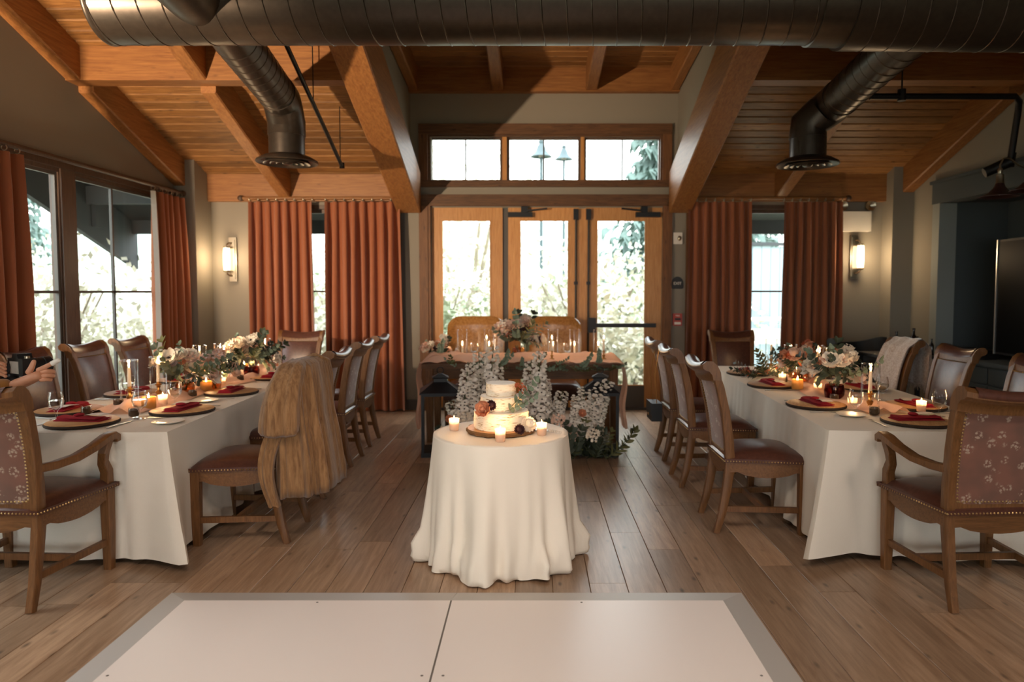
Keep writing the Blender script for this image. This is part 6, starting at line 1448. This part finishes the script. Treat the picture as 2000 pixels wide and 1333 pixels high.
def shrub(x, y, s, k, label): o = tag(put('pale_shrub', SH[k], None, None, (x, y, o0), (0, 0, rr.random() * 6), s), label, 'shrub', 'pale shrubs outside'); return o
L1 = [(-5.9, 5.0), (-6.3, 6.3), (-6.0, 7.6), (-6.6, 8.9), (-6.2, 10.4), (-7.6, 6.0), (-8.2, 7.8), (-8.0, 9.8), (-7.4, 11.6), (-9.6, 8.6), (-9.8, 11.0), (-9.4, 13.2), (-8.4, 14.6), (-11.5, 10.0), (-11.8, 12.6), (-11.2, 15.4)]
ROW = lambda x: 'first' if x > -7 else 'second' if x > -9 else 'third' if x > -10.5 else 'back'
for q, (x, y) in enumerate(L1): shrub(x, y, rr.uniform(1.15, 1.7) * (0.95 if x > -7 else 1.2), q % 4, 'pale shrub beyond the tall windows, %s row, number %s from the camera' % (ROW(x), WORDN[sorted([b for a, b in L1 if ROW(a) == ROW(x)]).index(y)]))
L2 = [(-3.6, 10.6), (-2.6, 10.9), (-1.4, 11.4), (-0.6, 10.8), (0.4, 11.8), (1.5, 11.2), (2.2, 12.4), (-2.0, 13.0), (-0.2, 13.6), (1.2, 14.0), (2.6, 14.6), (-3.4, 13.8), (-4.8, 12.2), (-1.2, 16.0), (0.8, 17.0), (2.8, 17.6), (-3.0, 17.0), (4.6, 15.6), (-5.0, 16.4)]
for q, (x, y) in enumerate(L2): shrub(x, y, rr.uniform(1.1, 1.6) if y < 13 else rr.uniform(1.6, 2.3), q % 4, 'pale shrub beyond the glass doors, %s row, number %s from the window side' % (('front' if y < 12.5 else 'middle' if y < 15 else 'back'), WORDN[sorted([a for a, b in L2 if (b < 12.5) == (y < 12.5) and (b < 15) == (y < 15)]).index(x)]))
def spruce(x, y, h, k, label): tag(put('spruce_tree', SP[k], None, None, (x, y, o0), (0, 0, rr.random() * 6), h), label, 'tree', 'spruces outside')
for q, (x, y, h) in enumerate([(-14, 11, 6.0), (-15.5, 15.5, 7), (-19.5, 18, 8.5), (-12.4, 14.2, 5), (-20.5, 12.5, 8.5), (-16.5, 21, 8)]): spruce(x, y, h, q % 2, 'blue-green spruce on the slope beyond the tall windows, %s nearest' % ('the', 'third', 'fifth', 'second', 'fourth', 'sixth')[q])
spruce(3.9, 17.5, 9.0, 0, 'large blue-green spruce seen in the door pane nearest the panic bar')
shrub(-2.6, 28, 4.6, 3, 'tall pale tree-like shrub in the first clerestory pane'); spruce(9.0, 30, 9, 1, 'spruce behind the fence outside the narrow window')
# eaves outside
def barge(label, m): return struct(m.build(label, M['soffit'], smooth=False))
m = MB(); vs = []
m2 = lambda y: ceil_z(y) + 0.0
slab(m, XL - 1.45, XL - 0.18, lambda y: ceil_z(y) - 0.02, 3.4, 9.75, 0.15)
m.add([(x, y, z) for x in (XL - 1.45, XL - 1.38) for (y, z) in ((3.4, ceil_z(3.4)), (3.4, ceil_z(3.4) - 0.62), (9.75, ceil_z(9.75) - 0.62), (9.75, ceil_z(9.75)))], [(0, 1, 2, 3), (7, 6, 5, 4), (0, 4, 5, 1), (1, 5, 6, 2), (2, 6, 7, 3), (3, 7, 4, 0)])
for y in (5.4, 7.0, 8.7): m.box(XL - 1.38, XL - 0.18, y - 0.05, y + 0.05, ceil_z(y) - 0.22, ceil_z(y))
m.box(XL - 1.43, XL - 1.33, 8.75, 8.95, 2.3, 2.8)
barge('roof_eave_window_side', m)
m = MB()
for a, b in ((XL - 1.4, -1.62), (1.9, XR + 1.0)):
    slab(m, a, b, lambda y: ceil_z(y) - 0.02, YB + 0.16, 9.7, 0.15); m.box(a, b, 9.62, 9.7, 2.28, 2.66)
barge('roof_eave_front', m)
# street lamps
def lamp(label, x, y, z):
    t = thing('street_lamp', label, 'street lamp', (x, y, o0), 0, 'bell-shaped street lamps')
    m = MB(); m.tube([(0, 0, 0), (0, 0, z - o0 + 0.05)], 0.045, 10); m.build('post', M['lampgrey'], t)
    m = MB(); m.lathe([(0.03, 0.34), (0.08, 0.30), (0.06, 0.24), (0.10, 0.18), (0.14, 0.06), (0.24, -0.05), (0.29, -0.09), (0.27, -0.09), (0.12, 0.04), (0.02, 0.16)], 22, (0, 0, z - o0)); m.build('bell_shade', M['lampgrey'], t)
    m = MB(); m.ell((0, 0, z - o0 - 0.03), (0.07, 0.07, 0.09), 10, 8); m.build('globe', M['frost'], t)
lamp('nearer bell-shaped street lamp seen in the middle clerestory pane', 0.22, 17.5, 4.95)
lamp('farther bell-shaped street lamp beside the first one', 0.95, 21.0, 5.55)
# fence and rail outside the narrow window
t = thing('boarded_fence', 'grey boarded fence outside the narrow window by the panic door', 'fence', (3.0, 14.2, o0), radians(6))
for k in range(22): m = MB(); m.box(-0.4 + k * 0.2, -0.4 + k * 0.2 + 0.19, 0, 0.03, 0, 3.0 + 0.02 * (k % 3)); m.build('fence_board', M['fence'], t, smooth=False)
m = MB(); m.box(-0.45, 4.1, -0.05, 0.08, 3.03, 3.1); m.build('top_rail', M['soffit'], t, smooth=False)
t = thing('hand_rail', 'white pipe handrail outside the narrow window', 'railing', (3.3, 11.5, o0))
m = MB(); m.tube([(-0.1, 0, 0), (-0.1, 0, 1.5), (0.0, 0, 1.6), (0.9, 0, 1.62)], 0.03, 10); m.tube([(0.9, 0, 0), (0.9, 0, 1.62)], 0.03, 10); m.build('pipe', M['porcelain'], t)
m = MB(); m.box(0.0, 0.85, -0.02, 0.02, 1.2, 1.45); m.build('panel', M['porcelain'], t, smooth=False)
